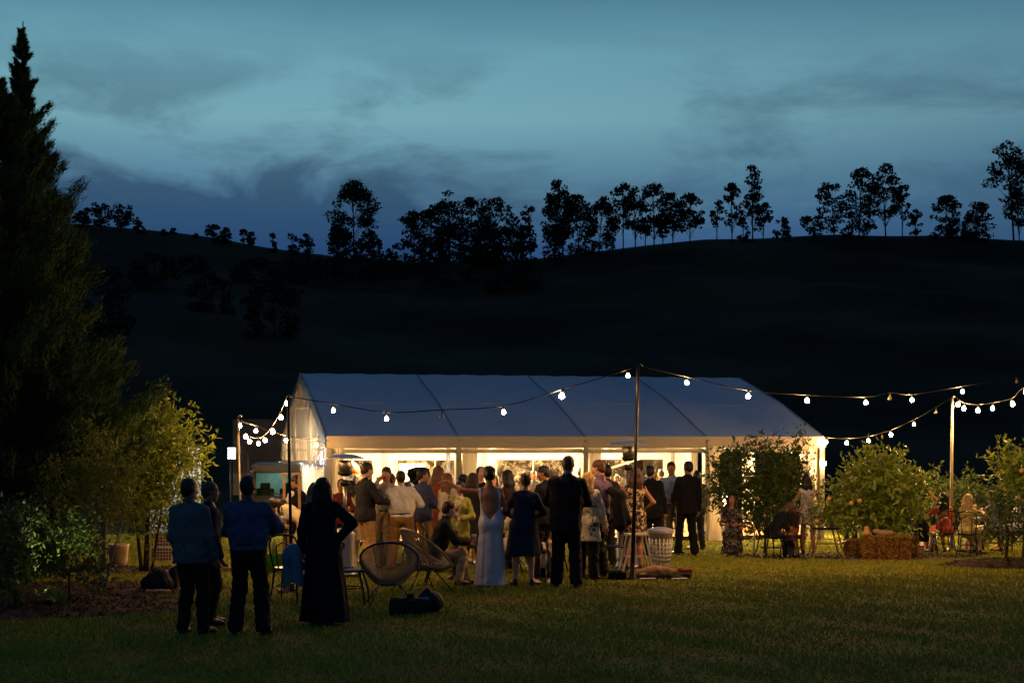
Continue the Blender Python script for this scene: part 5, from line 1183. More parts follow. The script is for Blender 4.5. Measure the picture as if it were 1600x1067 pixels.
figure('seated child in bright white dress with bare crossed legs inside the tent', 596, 0, 34.6, 172, fem=True, H=1.5, base=1.5, pelvis=.62, ground=DECK, top_w=[DR(cloth('f2ece4', 'bright_white_cotton'), sleeve=.3, cover=.7)], hair=('bob', 'a8763c'), skin='fair', hands=[(-.1, .3, .8), (.1, .32, .8)], feet=[(-.03, .42, .10), (.06, .48, .2)], shoes=None, name='child')
# clothing extras on people
def shawl():
    S = SDF((-.75, -.55, .2), (-.05, .55, 1.5), .016)
    S.cap((-.37, -.08, .84), (-.35, -.07, .42), .10, .12, .06).cap((-.34, -.08, .92), (-.37, -.08, .80), .05, .09, .06)
    X_, Y_, Z_ = S.grid(); S.F = (S.F+.018*np.sin(X_*42+Z_*3)*np.cos(Y_*16)).astype(np.float32)
    S.F = np.maximum(S.F, (.42+.10*np.sin(X_*14)*np.ones_like(Y_)-Z_)).astype(np.float32)
    sdf_obj('shawl', S, cloth('5a88aa', 'sky_blue_chiffon', rough=.6), f4['root'], f4['sc'])
shawl()
def flowers():
    J_ = f_br['J']; c = J_['Hc']
    for i in range(7):
        a = i*.9; p = (c+J_['HM'][0]*(.085-.012*i % .04)+J_['HM'][1]*(-.06+.03*math.sin(a))+J_['HM'][2]*(.05-.022*i))*f_br['sc']
        MB().lathe([(.002, -.010), (.016, -.004), (.020, .006), (.006, .010)], tuple(p), 7).build('flower', mat('blush_petals', 'd88a6a' if i % 2 else 'e0b090', .6, .3, 20), f_br['root'])
flowers()
def shades():
    J_ = f_m8['J']; c, r_, f_, u_ = J_['Hc'], *J_['HM']; s = f_m8['sc']; m = MB()
    for q in (-1, 1): m.tube([(c+r_*q*.033+f_*.098+u_*.006)*s, (c+r_*q*.033+f_*.106+u_*.004)*s], [.026, .024], 10)
    m.tube([(c-r_*.075+f_*.0+u_*.01)*s, (c-r_*.07+f_*.08+u_*.012)*s, (c-r_*.03+f_*.104+u_*.014)*s, (c+r_*.03+f_*.104+u_*.014)*s, (c+r_*.07+f_*.08+u_*.012)*s, (c+r_*.075+u_*.01)*s], .005, 5)
    m.build('sunglasses', M_BLACK, f_m8['root'])
shades()
M_GLASS = mat('drinking_glass', 'c8c8c4', .08, .05, 4, 0, spec=.8, trans=.6)
def wine_glass(p, label, tilt=0, group=None):
    root = thing('wine_glass', label, 'glass', tuple(Vector(p)-Vector((0, 0, .06))), 0, group)
    MB().lathe([(.032, 0), (.030, .004), (.005, .008), (.004, .07)], n=12).build('stem', M_GLASS, root)
    MB().lathe([(.006, .07), (.030, .09), (.038, .12), (.034, .16), (.032, .16), (.036, .12), (.028, .095), (.004, .078)], n=14).build('bowl', M_GLASS, root)
    MB().lathe([(.004, .082), (.027, .095), (.033, .115), (.001, .115)], n=12).build('wine', mat('white_wine', 'c8a03c', .1, .1, spec=.6), root)
wine_glass(f_m8['hand'][0], 'wine glass in the hand of the woman in the yellow suit')
wine_glass(f_m9['hand'][1]+Vector((0, 0, .03)), 'small glass held by the seated young man')
def tumbler(p, label, strawc):
    root = thing('tumbler', label, 'glass', tuple(Vector(p)-Vector((0, 0, .04))))
    MB().lathe([(.028, 0), (.034, .11), (.031, .11), (.026, .008), (.001, .008)], n=14).build('cup', M_GLASS, root)
    MB().tube([(0, 0, .01), (.02, 0, .2)], .004, 6).build('straw', mat('straw_'+strawc, strawc, .4, .05), root)
tumbler(f_m1['hand'][1], 'tumbler with pink straw in the hand of the man in the dark blazer', 'e04a7a')

# patio heaters
def heater(px, D, htop, hatr, label, label2=None):
    x = at(px, D); z0 = gz(x, D); H = htop-z0
    root = thing('patio_heater', label, 'heater', (x, D, z0))
    MB().lathe([(.23, 0), (.24, .03), (.225, .05), (.205, .10), (.20, .70), (.185, .76), (.06, .79), (.03, .80)], n=28).build('tank_housing', M_STEEL, root)
    MB().lathe([(.245, 0), (.245, .05), (.22, .06)], n=28).build('base_ring', M_DARKPOLE, root)
    m = MB(); m.tube([(-.03, -.196, .52), (-.03, -.206, .52)], .055, 16); m.build('badge', M_BLACK, root)
    m = MB(); m.tube([(-.03, -.206, .52), (-.03, -.209, .52)], .018, 10); m.build('badge_centre', M_STEEL, root)
    MB().tube([(0, 0, .78), (0, 0, H-.42)], .032, 12).build('post', M_STEEL, root)
    MB().lathe([(.04, H-.52), (.075, H-.50), (.075, H-.44), (.05, H-.42)], n=16).build('control_box', M_DARKPOLE, root)
    hd = MB().lathe([(.05, H-.36), (.11, H-.33), (.125, H-.29), (.105, H-.285)], n=20).build('burner', M_DARKPOLE, root)
    MB().lathe([(.092, H-.285), (.10, H-.20), (.10, H-.12), (.09, H-.10)], n=20).build('emitter_screen', M_STEEL, hd)
    for k in range(4):
        a = k*math.pi/2+.4; MB().tube([(.11*math.cos(a), .11*math.sin(a), H-.31), (.12*math.cos(a), .12*math.sin(a), H-.05)], .006, 5).build('bracket', M_STEEL, root)
    MB().lathe([(hatr, H-.075), (hatr*.97, H-.06), (hatr*.55, H-.015), (.05, H), (.001, H+.004), (.05, H-.02), (hatr*.55, H-.035)], n=40).build('heat_reflector', mat('dished_aluminium', 'a8b0bc', .3, .1, 3, .03, 20, metal=.8), root)
heater(539, 24.6, zat(709, 24.6), .31, 'steel patio heater with round black badge beside the man in the dark blazer')
heater(982, 26.6, zat(688, 26.6), .38, 'patio heater behind the tallest pole, its wide hat higher than the other one')

# chairs
def bentwood(px, D, head, label, group='black bentwood chairs', material=M_BLACK):
    x = at(px, D); root = thing('bentwood_chair', label, 'chair', (x, D, gz(x, D)), -R(head), group)
    MB().lathe([(.20, .43), (.215, .44), (.215, .455), (.20, .465), (.001, .462)], n=24).build('seat', material, root)
    MB().tube([(.19*math.cos(t), .19*math.sin(t), .22) for t in np.linspace(0, 2*math.pi, 21)], .009, 6, False).build('stretcher', material, root)
    for a, b, c in ((-1, 1, .20), (1, 1, .20)):
        MB().tube([(a*.13, .13, .44), (a*.17, .19, .2), (a*.18, .21, 0)], [.017, .014, .011], 8).build('leg', material, root)
    for a in (-1, 1): MB().tube([(a*.155, -.15, .46), (a*.17, -.20, .2), (a*.20, -.27, 0)], [.017, .015, .011], 8).build('leg', material, root)
    hp = [(-.165, -.15, .45), (-.19, -.20, .62), (-.20, -.24, .78), (-.165, -.27, .88), (-.06, -.28, .915), (.06, -.28, .915), (.165, -.27, .88), (.20, -.24, .78), (.19, -.20, .62), (.165, -.15, .45)]
    MB().tube(hp, .014, 8).build('back_hoop', material, root)
    MB().tube([(-.09, -.17, .455), (-.105, -.21, .62), (-.10, -.245, .76), (0, -.265, .82), (.10, -.245, .76), (.105, -.21, .62), (.09, -.17, .455)], .010, 8).build('inner_hoop', material, root)
bentwood(452, 20.6, 10, 'black bentwood chair whose curved back stands before the thin dark pole')
bentwood(549, 20.3, 95, 'black chair right of the long dark gown, a small blue thing on its seat')
bentwood(1474, 31.75, 0, 'bentwood chair under the woman in the coral top')
bentwood(1512, 31.15, 22, 'bentwood chair under the blonde woman in yellow')
bentwood(1204, 30.1, 66, 'black chair under the woman bending forward by the dark citrus trees')
bentwood(1236, 29.9, -160, 'empty black chair between the bending woman and the floral dress')
bentwood(691, 22.95, 84, 'black chair under the seated young man in the black jacket')
bentwood(960, 25.7, 180, 'black chair in front of the lit tent floor, right of the mauve shirt')
bentwood(1549, 31.95, -60, 'chair under the person in pale trousers behind the small dark tree'); bentwood(1592, 32.55, -90, 'chair under the person in light print at the right edge')
bentwood(1143, 31.05, 185, 'chair under the seated woman by the sheer curtain'); bentwood(800, 25.25, -70, 'chair under the cream dressed woman behind the gown'); bentwood(862, 25.65, 200, 'chair under the woman in cream and red print')
# little things on the near chair
MBx = MB().lathe([(.03, 0), (.03, .02), (.012, .03)], n=8); MBx.box((.06, 0, .012), (.08, .05, .02)); o = MBx.build('sunglasses_case', mat('bright_blue_plastic', '3a6ab8', .3, .1)); o.location = (at(541, 20.35), 20.35, gz(0, 20)+.468); tag(o, 'small blue case on the seat of the chair beside the dark gown', 'case')

M_CORD = mat('grey_vinyl_cord', '8f8070', .45, .15, 10, 0, spec=.4)
def acapulco(px, D, head, tilt, label, rimmat, scale=1.0):
    x = at(px, D); root = thing('string_chair', label, 'chair', (x, D, gz(x, D)), -R(head), 'round string lounge chairs'); root.scale = (scale,)*3
    # rim: egg-shaped hoop leaning back; facing +y
    T = Matrix.Rotation(R(tilt), 3, 'X'); c = Vector((0, 0, .56))
    rim = []
    for k in range(49):
        a = 2*math.pi*k/48; rx_, ry_ = .37, .40+.04*math.sin(a)
        rim.append(c+T@Vector((rx_*math.cos(a)*(1-.10*math.sin(a)), ry_*math.sin(a), 0)))
    MB().tube(rim, .016, 8, False).build('rim', rimmat, root)
    low = []
    for k in range(49):
        a = 2*math.pi*k/48; low.append(Vector((.135*math.cos(a), -.06+.12*math.sin(a), .27)))
    MB().tube(low, .010, 6, False).build('seat_ring', M_BLACK, root)
    m = MB(); n = 120
    for k in range(n):
        a = 48*k/n; i = int(a); f = a-i; p = rim[i].lerp(rim[i+1], f); q = low[i].lerp(low[i+1], f)
        mid = p.lerp(q, .55)+(Vector((0, -.06, .27))-p.lerp(q, .55)).normalized()*.0+Vector((0, 0, -.045))
        m.tube([p, p.lerp(mid, .5)+Vector((0, 0, -.012)), mid, q], .0042, 4, False)
    o = m.build('cord_weave', M_CORD, root); o['kind'] = 'stuff'
    for sx in (-1, 1):
        MB().tube([rim[12 if 0 else (8 if sx > 0 else 16)], Vector((sx*.13, -.14, .265))], .008, 6).build('back_stay', M_BLACK, root)
        MB().tube([Vector((sx*.13, -.14, .27)), Vector((sx*.25, -.34, 0))], .009, 6).build('leg', M_BLACK, root)
        MB().tube([Vector((sx*.13, .06, .27)), Vector((sx*.30, .26, 0))], .009, 6).build('leg', M_BLACK, root)
        MB().tube([Vector((sx*.13, .06, .27)), rim[40 if sx > 0 else 32]], .008, 6).build('front_stay', M_BLACK, root)
M_RIMB = mat('blue_black_tube', '1c2c44', .35, .2, 5, 0, spec=.5)
acapulco(608, 20.2, -4, -46, 'string lounge chair with dark blue rim seen from behind, nearest of the two', M_RIMB, 1.02)
acapulco(664, 22.1, 62, -38, 'string lounge chair with pale rim tipping towards the seated young man', mat('pale_tube', 'b89a70', .4, .1, 5, 0), 1.15)

# bags and boxes on the grass
def lump(name, label, cat, px, D, prims, material, res=.018, folds=.008, extra=None, rz=0):
    x = at(px, D); root = thing(name, label, cat, (x, D, gz(x, D)), rz)
    P_ = np.array([p for pr in prims for p in (pr[0], pr[1])]); r = max(max(pr[2:4]) for pr in prims)
    S = SDF(P_.min(0)-r-.06, P_.max(0)+r+.06, res)
    for a, b, r1, r2 in prims: S.cap(a, b, r1, r2, .03)
    X_, Y_, Z_ = S.grid(); S.F = (S.F+folds*np.sin(X_*31+Z_*17)*np.cos(Y_*27+X_*13)).astype(np.float32); S.F = np.maximum(S.F, -Z_-.002)
    sdf_obj('cover' if name != 'cushion' else 'cover', S, material, root)
    return root
M_BAG = mat('black_bag_nylon', '16161a', .6, .3, 10, .4, 40)
rt = lump('backpack', 'black backpack slumped on the grass by the mulch, pale shoes before it', 'bag', 246, 21.9, [((-.12, 0, .12), (.1, 0, .12), .12, .13), ((-.06, 0, .2), (.08, 0, .24), .1, .09)], M_BAG)
MB().tube([(-.05, -.10, .30), (0, -.06, .36), (.06, -.08, .31)], .010, 6).build('strap', M_BAG, rt); MB().tube([(.14, -.08, .28), (.2, -.13, .14), (.16, -.1, .02)], .010, 6).build('strap', M_BAG, rt)
lump('camera_bag', 'upright black camera bag leaning beside the backpack', 'bag', 268, 22.1, [((0, 0, .1), (.05, 0, .26), .10, .08), ((.06, 0, .3), (.08, 0, .33), .06, .05)], M_BAG)
for i, px in enumerate((236, 250, 257)):
    S = lump('shoe', ['pale shoe at the left foot of the backpack', 'pale shoe in the middle before the backpack', 'pale shoe at the right before the backpack'][i], 'shoe', px, 21.7, [((-.06, 0, .03), (.06, .02, .025), .032, .03)], mat('pale_suede', 'c49a70', .8, .1), .012, 0)
rt = thing('equipment_case', 'open black case packed with small things near the front string chair', 'case', (at(637, 19.1), 19.1, gz(0, 19)), R(6)); rt.scale = (.86, .86, .80)
m = MB()
for a, b in (((-.26, 0), (.02, .36)), ((.26, 0), (.02, .36)), ((0, -.18), (.54, .02)), ((0, .18), (.54, .02))): m.box((a[0], a[1], .12), (b[0], b[1], .24))
m.box((0, 0, .01), (.5, .34, .02)); m.build('tub', M_BAG, rt, .006)
MB().tube([(-.20, -.05, .22), (-.02, -.02, .27)], .012, 6).build('stick', M_WOOD, rt); MB().box((.04, .05, .27), (.09, .08, .09), .3).build('box', M_DARKPOLE, rt, .004)
MB().box((.16, 0, .25), (.14, .12, .03), .5, ).build('folded_cloth', mat('mauve_cloth', '8a7470', .9, .2, 8, .4), rt, .01)
MB().tube([(-.26, -.18, .22), (-.26, -.20, .25), (0, -.21, .26), (.26, -.20, .25), (.26, -.18, .22)], .009, 6).build('handle', M_BAG, rt)
lump('duffel_bag', 'soft black bag with a blue tab, right of the open case', 'bag', 668, 19.2, [((-.06, 0, .12), (.07, 0, .14), .13, .13), ((-.04, 0, .22), (.0, 0, .27), .07, .05)], M_BAG)
o = MB().box((0, 0, 0), (.07, .012, .035)).build('luggage_tag', mat('bright_blue_tag', '3f8ed0', .4, .1), None, .004); o.location = (at(665, 19.0), 19.05, gz(0, 19)+.20); tag(o, 'bright blue tag on the soft black bag', 'tag')
lump('sandals', 'pink sandals kicked off beside the front bentwood chair', 'shoes', 443, 21.7, [((-.06, 0, .03), (.05, .02, .03), .035, .03), ((.03, .03, .05), (.09, .0, .09), .022, .018)], mat('pink_leather', 'c87a70', .5, .2), .012, .002)
rt = thing('power_box', 'small dark box with a screen lid on the grass by the tallest pole', 'box', (at(965, 24.1), 24.1, gz(0, 24)), R(-8))
MB().box((0, 0, .06), (.28, .2, .12)).build('case', M_BAG, rt, .01); MB().box((-.02, 0, .135), (.2, .15, .03)).build('lid', mat('scuffed_metal', '6a6058', .4, .3, 12, .2, 40, metal=.5), rt, .005)
MB().tube([(-.15, 0, .02), (-.4, -.06, .012), (-.75, -.02, .012), (-1.05, .1, .012), (-1.3, .06, .012)], .010, 6).build('cable', M_CABLE, rt)
o = MB().lathe([(.001, 0), (.07, .002), (.12, .02), (.118, .024), (.07, .01), (.001, .008)], n=24).build('plate', mat('cream_china', 'e6d8b4', .3, .05)); o.location = (at(967, 24.9), 24.9, gz(0, 25)+.03); tag(o, 'cream plate lying on the grass behind the small dark box', 'plate')

# laundry basket
def basket():
    D = 27.2; x = at(1032, D); rt = thing('laundry_basket', 'white plastic laundry basket with square holes and a lid on the grass', 'basket', (x, D, gz(x, D)))
    H = .64; rb, rtp = .165, .215; n = 18
    rad = lambda z: rb+(rtp-rb)*z/H
    M_B = mat('basket_plastic', 'cfc8ba', .45, .06, 5, .03, 60)
    MB().lathe([(.02, .0), (rb, 0), (rb+.004, .07), (rb-.004, .07), (rb-.008, .01), (.02, .01)], n=n).build('bottom_band', M_B, rt)
    MB().lathe([(rad(.5), .50), (rad(H), H), (rad(H)+.02, H), (rad(H)+.02, H-.025), (rad(H)+.004, H-.03), (rad(.5)+.006, .50)], n=n).build('top_band', M_B, rt)
    for k in range(6):
        z = .07+k*.072; MB().tube([(rad(z)*math.cos(t), rad(z)*math.sin(t), z) for t in np.linspace(0, 2*math.pi, n+1)], .012, 5, False).build('hoop', M_B, rt)
    for k in range(n):
        a = 2*math.pi*k/n; MB().tube([(rad(.05)*math.cos(a), rad(.05)*math.sin(a), .05), (rad(.52)*math.cos(a), rad(.52)*math.sin(a), .52)], .014, 5).build('rib', M_B, rt)
    MB().lathe([(rtp+.028, H+.001), (rtp+.028, H+.02), (rtp-.01, H+.045), (.08, H+.075), (.001, H+.078)], n=n).build('lid', mat('lid_plastic', 'aaa6b4', .4, .06), rt)
basket()
# blanket and coat bundle
rt = lump('coat_bundle', 'tan and dark coats bundled on the grass by the tallest pole', 'coats', 1036, 24.3, [((-.42, .02, .07), (-.10, .04, .11), .07, .10), ((-.15, .08, .13), (.12, .02, .10), .08, .06), ((.05, 0, .09), (.34, -.02, .07), .09, .05), ((-.36, -.10, .04), (-.1, -.14, .03), .05, .04)], cloth('a07c54', 'tan_coat_wool'), .016, .005)
rt2 = lump('coat_bundle', 'dark lining and sleeves folded under the tan coat', 'coats', 1034, 24.12, [((-.36, 0, .03), (.1, -.05, .04), .05, .06), ((.0, -.04, .05), (.42, .0, .06), .07, .05), ((.2, -.08, .03), (.36, -.12, .02), .04, .03)], cloth('3a2a20', 'dark_lining'), .016, .006)
lump('scarf', 'rust coloured scarf end on the right of the coat bundle', 'scarf', 1072, 24.25, [((-.08, 0, .13), (.06, 0, .12), .05, .045)], cloth('a0502c', 'rust_scarf'), .015, .01)
for px, l in ((1012, 'flat white paper under the left end of the coat bundle'), (1062, 'flat white paper under the right end of the coat bundle')):
    o = MB().box((0, 0, 0), (.24, .1, .012), .2).build('paper', M_WHITEP); o.location = (at(px, 23.9), 23.9, gz(0, 24)+.03); tag(o, l, 'paper')
def coat_over_arm():
    S = SDF((-.4, -.35, -.75), (.4, .35, .3), .018); S.cap((-.08, 0, .05), (.10, 0, -.02), .07, .06, .05).cap((.02, 0, 0), (.07, 0, -.48), .09, .12, .06).cap((.05, .02, -.1), (.20, 0, -.42), .07, .06, .06)
    X_, Y_, Z_ = S.grid(); S.F = (S.F+.012*np.sin(X_*36+Z_*8)*np.cos(Y_*20)).astype(np.float32)
    D = 24.3; o = sdf_obj('draped_jacket', S, c_black, None); o.location = (at(962, D), D, zat(772, D)); tag(o, 'black jacket draped over the arm of the young man in the mauve shirt', 'jacket')
coat_over_arm()
# white folding stool legs by the pole
def folding_stool(px, D, label, col, w=.34, h=.66, topc=None, group=None):
    x = at(px, D); rt = thing('folding_stool', label, 'stool', (x, D, gz(x, D)), R(12), group)
    MB().box((0, 0, h), (w, .3, .035)).build('top', topc or col, rt, .005)
    for sy in (-.12, .12):
        for sx in (-1, 1): MB().beam((sx*(w/2-.05), sy, h-.02), (sx*(w/2+.10), sy, 0), .045, .02).build('leg', col, rt)
    for sy in (-.12, .12): MB().beam((-w/2-.02, sy, .3), (w/2+.02, sy, .3), .03, .018).build('crossbar', col, rt)
M_CREAM = mat('cream_painted_wood', 'c8bc9c', .6, .1, 6, .2, 30)
folding_stool(994, 25.2, 'cream wooden folding stool with splayed legs behind the tallest pole', M_CREAM)
folding_stool(1291, 30.0, 'small dark topped table with pale splayed legs beside the floral dress', mat('weathered_timber', '9a7c58', .7, .2, 6, .2, 30), .46, .60, M_DARKPOLE)

# drinks table on the left
def drinks_table():
    D = 25.0; x = at(424, D); z0 = gz(x, D); H = zat(822, D)-z0
    rt = thing('drinks_table', 'narrow timber topped drinks table with dark trestle legs', 'table', (x, D, z0), R(4))
    for k in range(4): MB().box((0, -.21+.14*k, H), (.62, .134, .035)).build('plank', M_WOOD, rt)
    for sx in (-.24, .24):
        for sy in (-.2, .2): MB().tube([(sx, sy, H-.02), (sx*1.1, sy*1.15, 0)], .012, 6).build('leg', M_DARKPOLE, rt)
        MB().tube([(sx*1.08, -.22, .1), (sx*1.08, .22, .1)], .010, 6).build('crossbar', M_DARKPOLE, rt)
    MB().beam((.30, -.2, H-.03), (.30, -.2, 0), .05, .05).build('leg', M_WOOD, rt)
    z = z0+H+.018
    gm = mat('green_bottle_glass', '4a5a2a', .1, .2, spec=.7, trans=.3); cm = mat('clear_bottle_glass', 'c8c2a8', .1, .1, spec=.7, trans=.5)
    names = ['green wine bottle at the back left of the drinks table', 'clear bottle at the centre back of the drinks table', 'green bottle at the right end of the drinks table', 'short clear bottle beside the tray on the drinks table', 'amber bottle at the very back of the drinks table']
    for i, (dx, dy, h_, m_) in enumerate(((-.02, .12, .30, gm), (.06, .16, .28, cm), (.16, .05, .30, gm), (.10, -.04, .2, cm), (.02, .2, .26, mat('amber_glass', 'a0682c', .1, .1, spec=.7, trans=.3)))):
        r = thing('bottle', names[i], 'bottle', (x+dx, D+dy, z), 0, 'bottles on the drinks table')
        MB().lathe([(.001, 0), (.037, .002), (.037, h_*.6), (.014, h_*.76), (.013, h_), (.001, h_)], n=14).build('glass_body', m_, r); MB().lathe([(.0375, h_*.18), (.0378, h_*.19), (.0378, h_*.45), (.0375, h_*.46)], n=14).build('paper_label', mat('paper_label', 'd8cdb4', .7, .05), r)
    for i in range(3):
        wine_glass((x+.20+.05*i, D-.14+.05*i, z+.06), ['left wine glass', 'middle wine glass', 'right wine glass'][i]+' at the near end of the drinks table')
    o = MB().box((0, 0, .015), (.24, .18, .03)).build('tray', M_WHITEP, None, .004); o.location = (x-.02, D-.14, z); tag(o, 'white tray lying on the drinks table', 'tray')
    # tub with green glow below
    r = thing('ice_tub', 'translucent green ice tub under the drinks table', 'tub', (at(428, 25.4), 25.4, gz(x, 25.4)))
    MB().lathe([(.13, 0), (.17, .32), (.18, .34), (.165, .33), (.12, .02), (.001, .02)], n=20).build('tub', mat('green_translucent_plastic', '6fa840', .3, .1, spec=.5, trans=.4), r)
    MB().lathe([(.001, .3), (.037, .3), (.037, .44), (.013, .52), (.013, .58), (.001, .58)], n=12).build('bottle_in_ice', cm, r)
drinks_table()
def easel():
    D = 26.1; x = at(455, D); z0 = gz(x, D); H = zat(738, D)-z0; rt = thing('timber_frame', 'upright timber frame stand behind the bending woman', 'stand', (x, D, z0))
    for sx in (-.13, .15): MB().beam((sx, 0, 0), (sx*.9, 0, H), .045, .03).build('upright', M_WOOD, rt)
    MB().beam((-.17, -.02, H-.02), (.19, -.02, H-.02), .04, .03).build('top_rail', M_WOOD, rt); MB().beam((-.15, -.02, .62), (.17, -.02, .62), .05, .03).build('shelf_rail', M_WOOD, rt); MB().beam((-.15, -.02, .2), (.17, -.02, .2), .05, .03).build('lower_rail', M_WOOD, rt)
    r = thing('bottle', 'bottle with a pale label standing on the shelf rail of the timber frame', 'bottle', (x-.03, D-.06, z0+.645)); MB().lathe([(.001, 0), (.037, .002), (.037, .2), (.014, .25), (.013, .32), (.001, .32)], n=14).build('glass_body', mat('green_bottle_glass', '4a5a2a'), r); MB().lathe([(.0375, .05), (.0378, .06), (.0378, .16), (.0375, .17)], n=14).build('paper_label', mat('paper_label', 'd8cdb4'), r)
    MB().box((-.03, -.06, .632), (.12, .1, .02)).build('bottle_ledge', M_WOOD, rt)
easel()

# van, truck box, flood lamp, white wall at far left
def car_glass():
    m = bpy.data.materials.new('car_glass'); m.use_nodes = True; N = m.node_tree.nodes; L = m.node_tree.links; N.clear()
    g = N.new('ShaderNodeBsdfGlossy'); g.inputs[0].default_value = (.6, .7, .7, 1); g.inputs['Roughness'].default_value = .03; t = N.new('ShaderNodeBsdfTransparent'); t.inputs[0].default_value = (.7, .9, .85, 1)
    x = N.new('ShaderNodeMixShader'); x.inputs[0].default_value = .9; o = N.new('ShaderNodeOutputMaterial'); L.new(g.outputs[0], x.inputs[1]); L.new(t.outputs[0], x.inputs[2]); L.new(x.outputs[0], o.inputs[0]); return m
def van():
    D = 38.2; x = at(434, D); z0 = gz(x, D); rt = thing('parked_van', 'dark grey van seen from behind beside the tent, its cabin lit', 'van', (x, D, z0), R(9.5))
    M_CAR = mat('dark_car_paint', '1b1d20', .3, .08, 3, .02, 20, metal=.4, spec=.6)
    W2, Hh, Ln = .84, zat(725, D)-z0, 3.6
    prof = [(-W2, .35), (-W2-.02, .7), (-W2, 1.0), (-W2+.10, Hh-.22), (-W2+.18, Hh-.07), (-W2+.34, Hh), (W2-.34, Hh), (W2-.18, Hh-.07), (W2-.10, Hh-.22), (W2, 1.0), (W2+.02, .7), (W2, .35)]
    wx, wz0, wz1 = .56, .98, Hh-.20
    m = MB(); n = len(prof)
    vs = [(a, y, b) for y in (0.0, Ln) for a, b in prof]; m.add(vs, [(i, (i+1) % n, n+(i+1) % n, n+i) for i in range(n)]+[tuple(range(n, 2*n))], False)
    # rear face with a window opening
    m.box((0, .03, (.35+wz0)/2), (2*W2-.02, .06, wz0-.35)); m.box((0, .03, (wz1+Hh-.02)/2), (2*W2-.4, .06, Hh-.02-wz1)); m.box((-(W2-.06+wx)/2, .03, (wz0+wz1)/2), (W2-.06-wx, .06, wz1-wz0)); m.box(((W2-.06+wx)/2, .03, (wz0+wz1)/2), (W2-.06-wx, .06, wz1-wz0))
    bd = m.build('body', M_CAR, rt)
    MB().box((0, .02, (wz0+wz1)/2), (2*wx, .01, wz1-wz0)).build('rear_window', car_glass(), rt)
    m = MB()
    for a, b in (((-wx, wz0), (wx, wz0)), ((wx, wz0), (wx, wz1)), ((wx, wz1), (-wx, wz1)), ((-wx, wz1), (-wx, wz0))): m.beam((a[0], -.01, a[1]), (b[0], -.01, b[1]), .05, .03, (0, 1, 0))
    m.build('window_seal', M_CABLE, rt)
    for sx in (-.3, .3): MB().box((sx, 1.4, 1.2), (.26, .10, .18)).build('headrest', M_DARKPOLE, rt, .03)
    for sx in (-.3, .3): MB().box((sx, 1.45, .85), (.46, .14, .6)).build('seat', M_DARKPOLE, rt, .04)
    MB().box((0, .9, .7), (1.5, 1.5, .04)).build('cargo_floor', M_BAG, rt)
    lin_ = MB().box((0, 2.6, 1.2), (1.4, .04, .8)); lin_.box((.62, 1.5, 1.25), (.03, 2.0, .6)); lin_.box((-.62, 1.5, 1.25), (.03, 2.0, .6)); lin_.build('added_cabin_panels', mat('added_pale_panel', 'd8d8d4', .8, .1), rt)  # pale panels added so the window shows a lit inside
    MB().box((0, -.05, .42), (2*W2+.02, .16, .2)).build('bumper', mat('bumper_grey', '7c8084', .5, .1, metal=.3), rt, .03)
    for sx in (-1, 1): MB().box((sx*(W2-.09), -.02, 1.0), (.12, .06, .34)).build('tail_light', mat('red_lens', '5a1414', .2, .1), rt, .02)
    for sx in (-1, 1):
        for y in (.7, 2.9):
            w_ = MB().tube([(sx*(W2-.18), y, .32), (sx*(W2+.0), y, .32)], .32, 20).build('wheel', M_CABLE, rt); MB().tube([(sx*(W2+.0), y, .32), (sx*(W2+.015), y, .32)], .2, 16).build('rim', M_STEEL, w_)
    MB().box((.1, -.055, .6), (.5, .01, .12)).build('number_plate', M_WHITEP, rt)
    MB().box((.1, -.02, wz0+.05), (.5, .02, .03), 0, Matrix.Rotation(R(8), 3, 'Y')).build('wiper', M_CABLE, rt)
    MB().box((.05, 1.0, Hh-.09), (.5, .2, .03)).build('cabin_lamp', emitter('cabin_glow', (.8, 1, .92), 1.2), rt)
    l = bpy.data.lights.new('cabin_light', 'POINT'); l.energy = 8; l.color = (.7, 1, .9); l.shadow_soft_size = .1
    o = bpy.data.objects.new('cabin_light', l); COL.objects.link(o); o.parent = rt; o.location = (.1, 1.9, Hh-.22)
van()
def truck():
    D = 47.5; x = at(428, D); z0 = gz(x, D); rt = thing('truck_box', 'tall plain grey truck body looming behind the van', 'truck', (x, D, z0), R(9))
    Mt = mat('grey_truck_panel', '4c4c4a', .6, .12, 2, .1, 8)
    Hh = zat(655, D)-z0
    for k in range(6): MB().box((-1.05+.42*k, 0, (Hh+.7)/2), (.415, .08, Hh-.7)).build('panel', Mt, rt, .006)
    MB().box((0, 2.6, (Hh+.7)/2), (2.5, 5.0, Hh-.72)).build('box_body', Mt, rt); MB().box((0, 2.4, .6), (2.1, 5, .18)).build('chassis', M_CABLE, rt)
    for sx in (-.95, .95): MB().tube([(sx-.12, .9, .48), (sx+.12, .9, .48)], .48, 20).build('wheel', M_CABLE, rt)
truck()
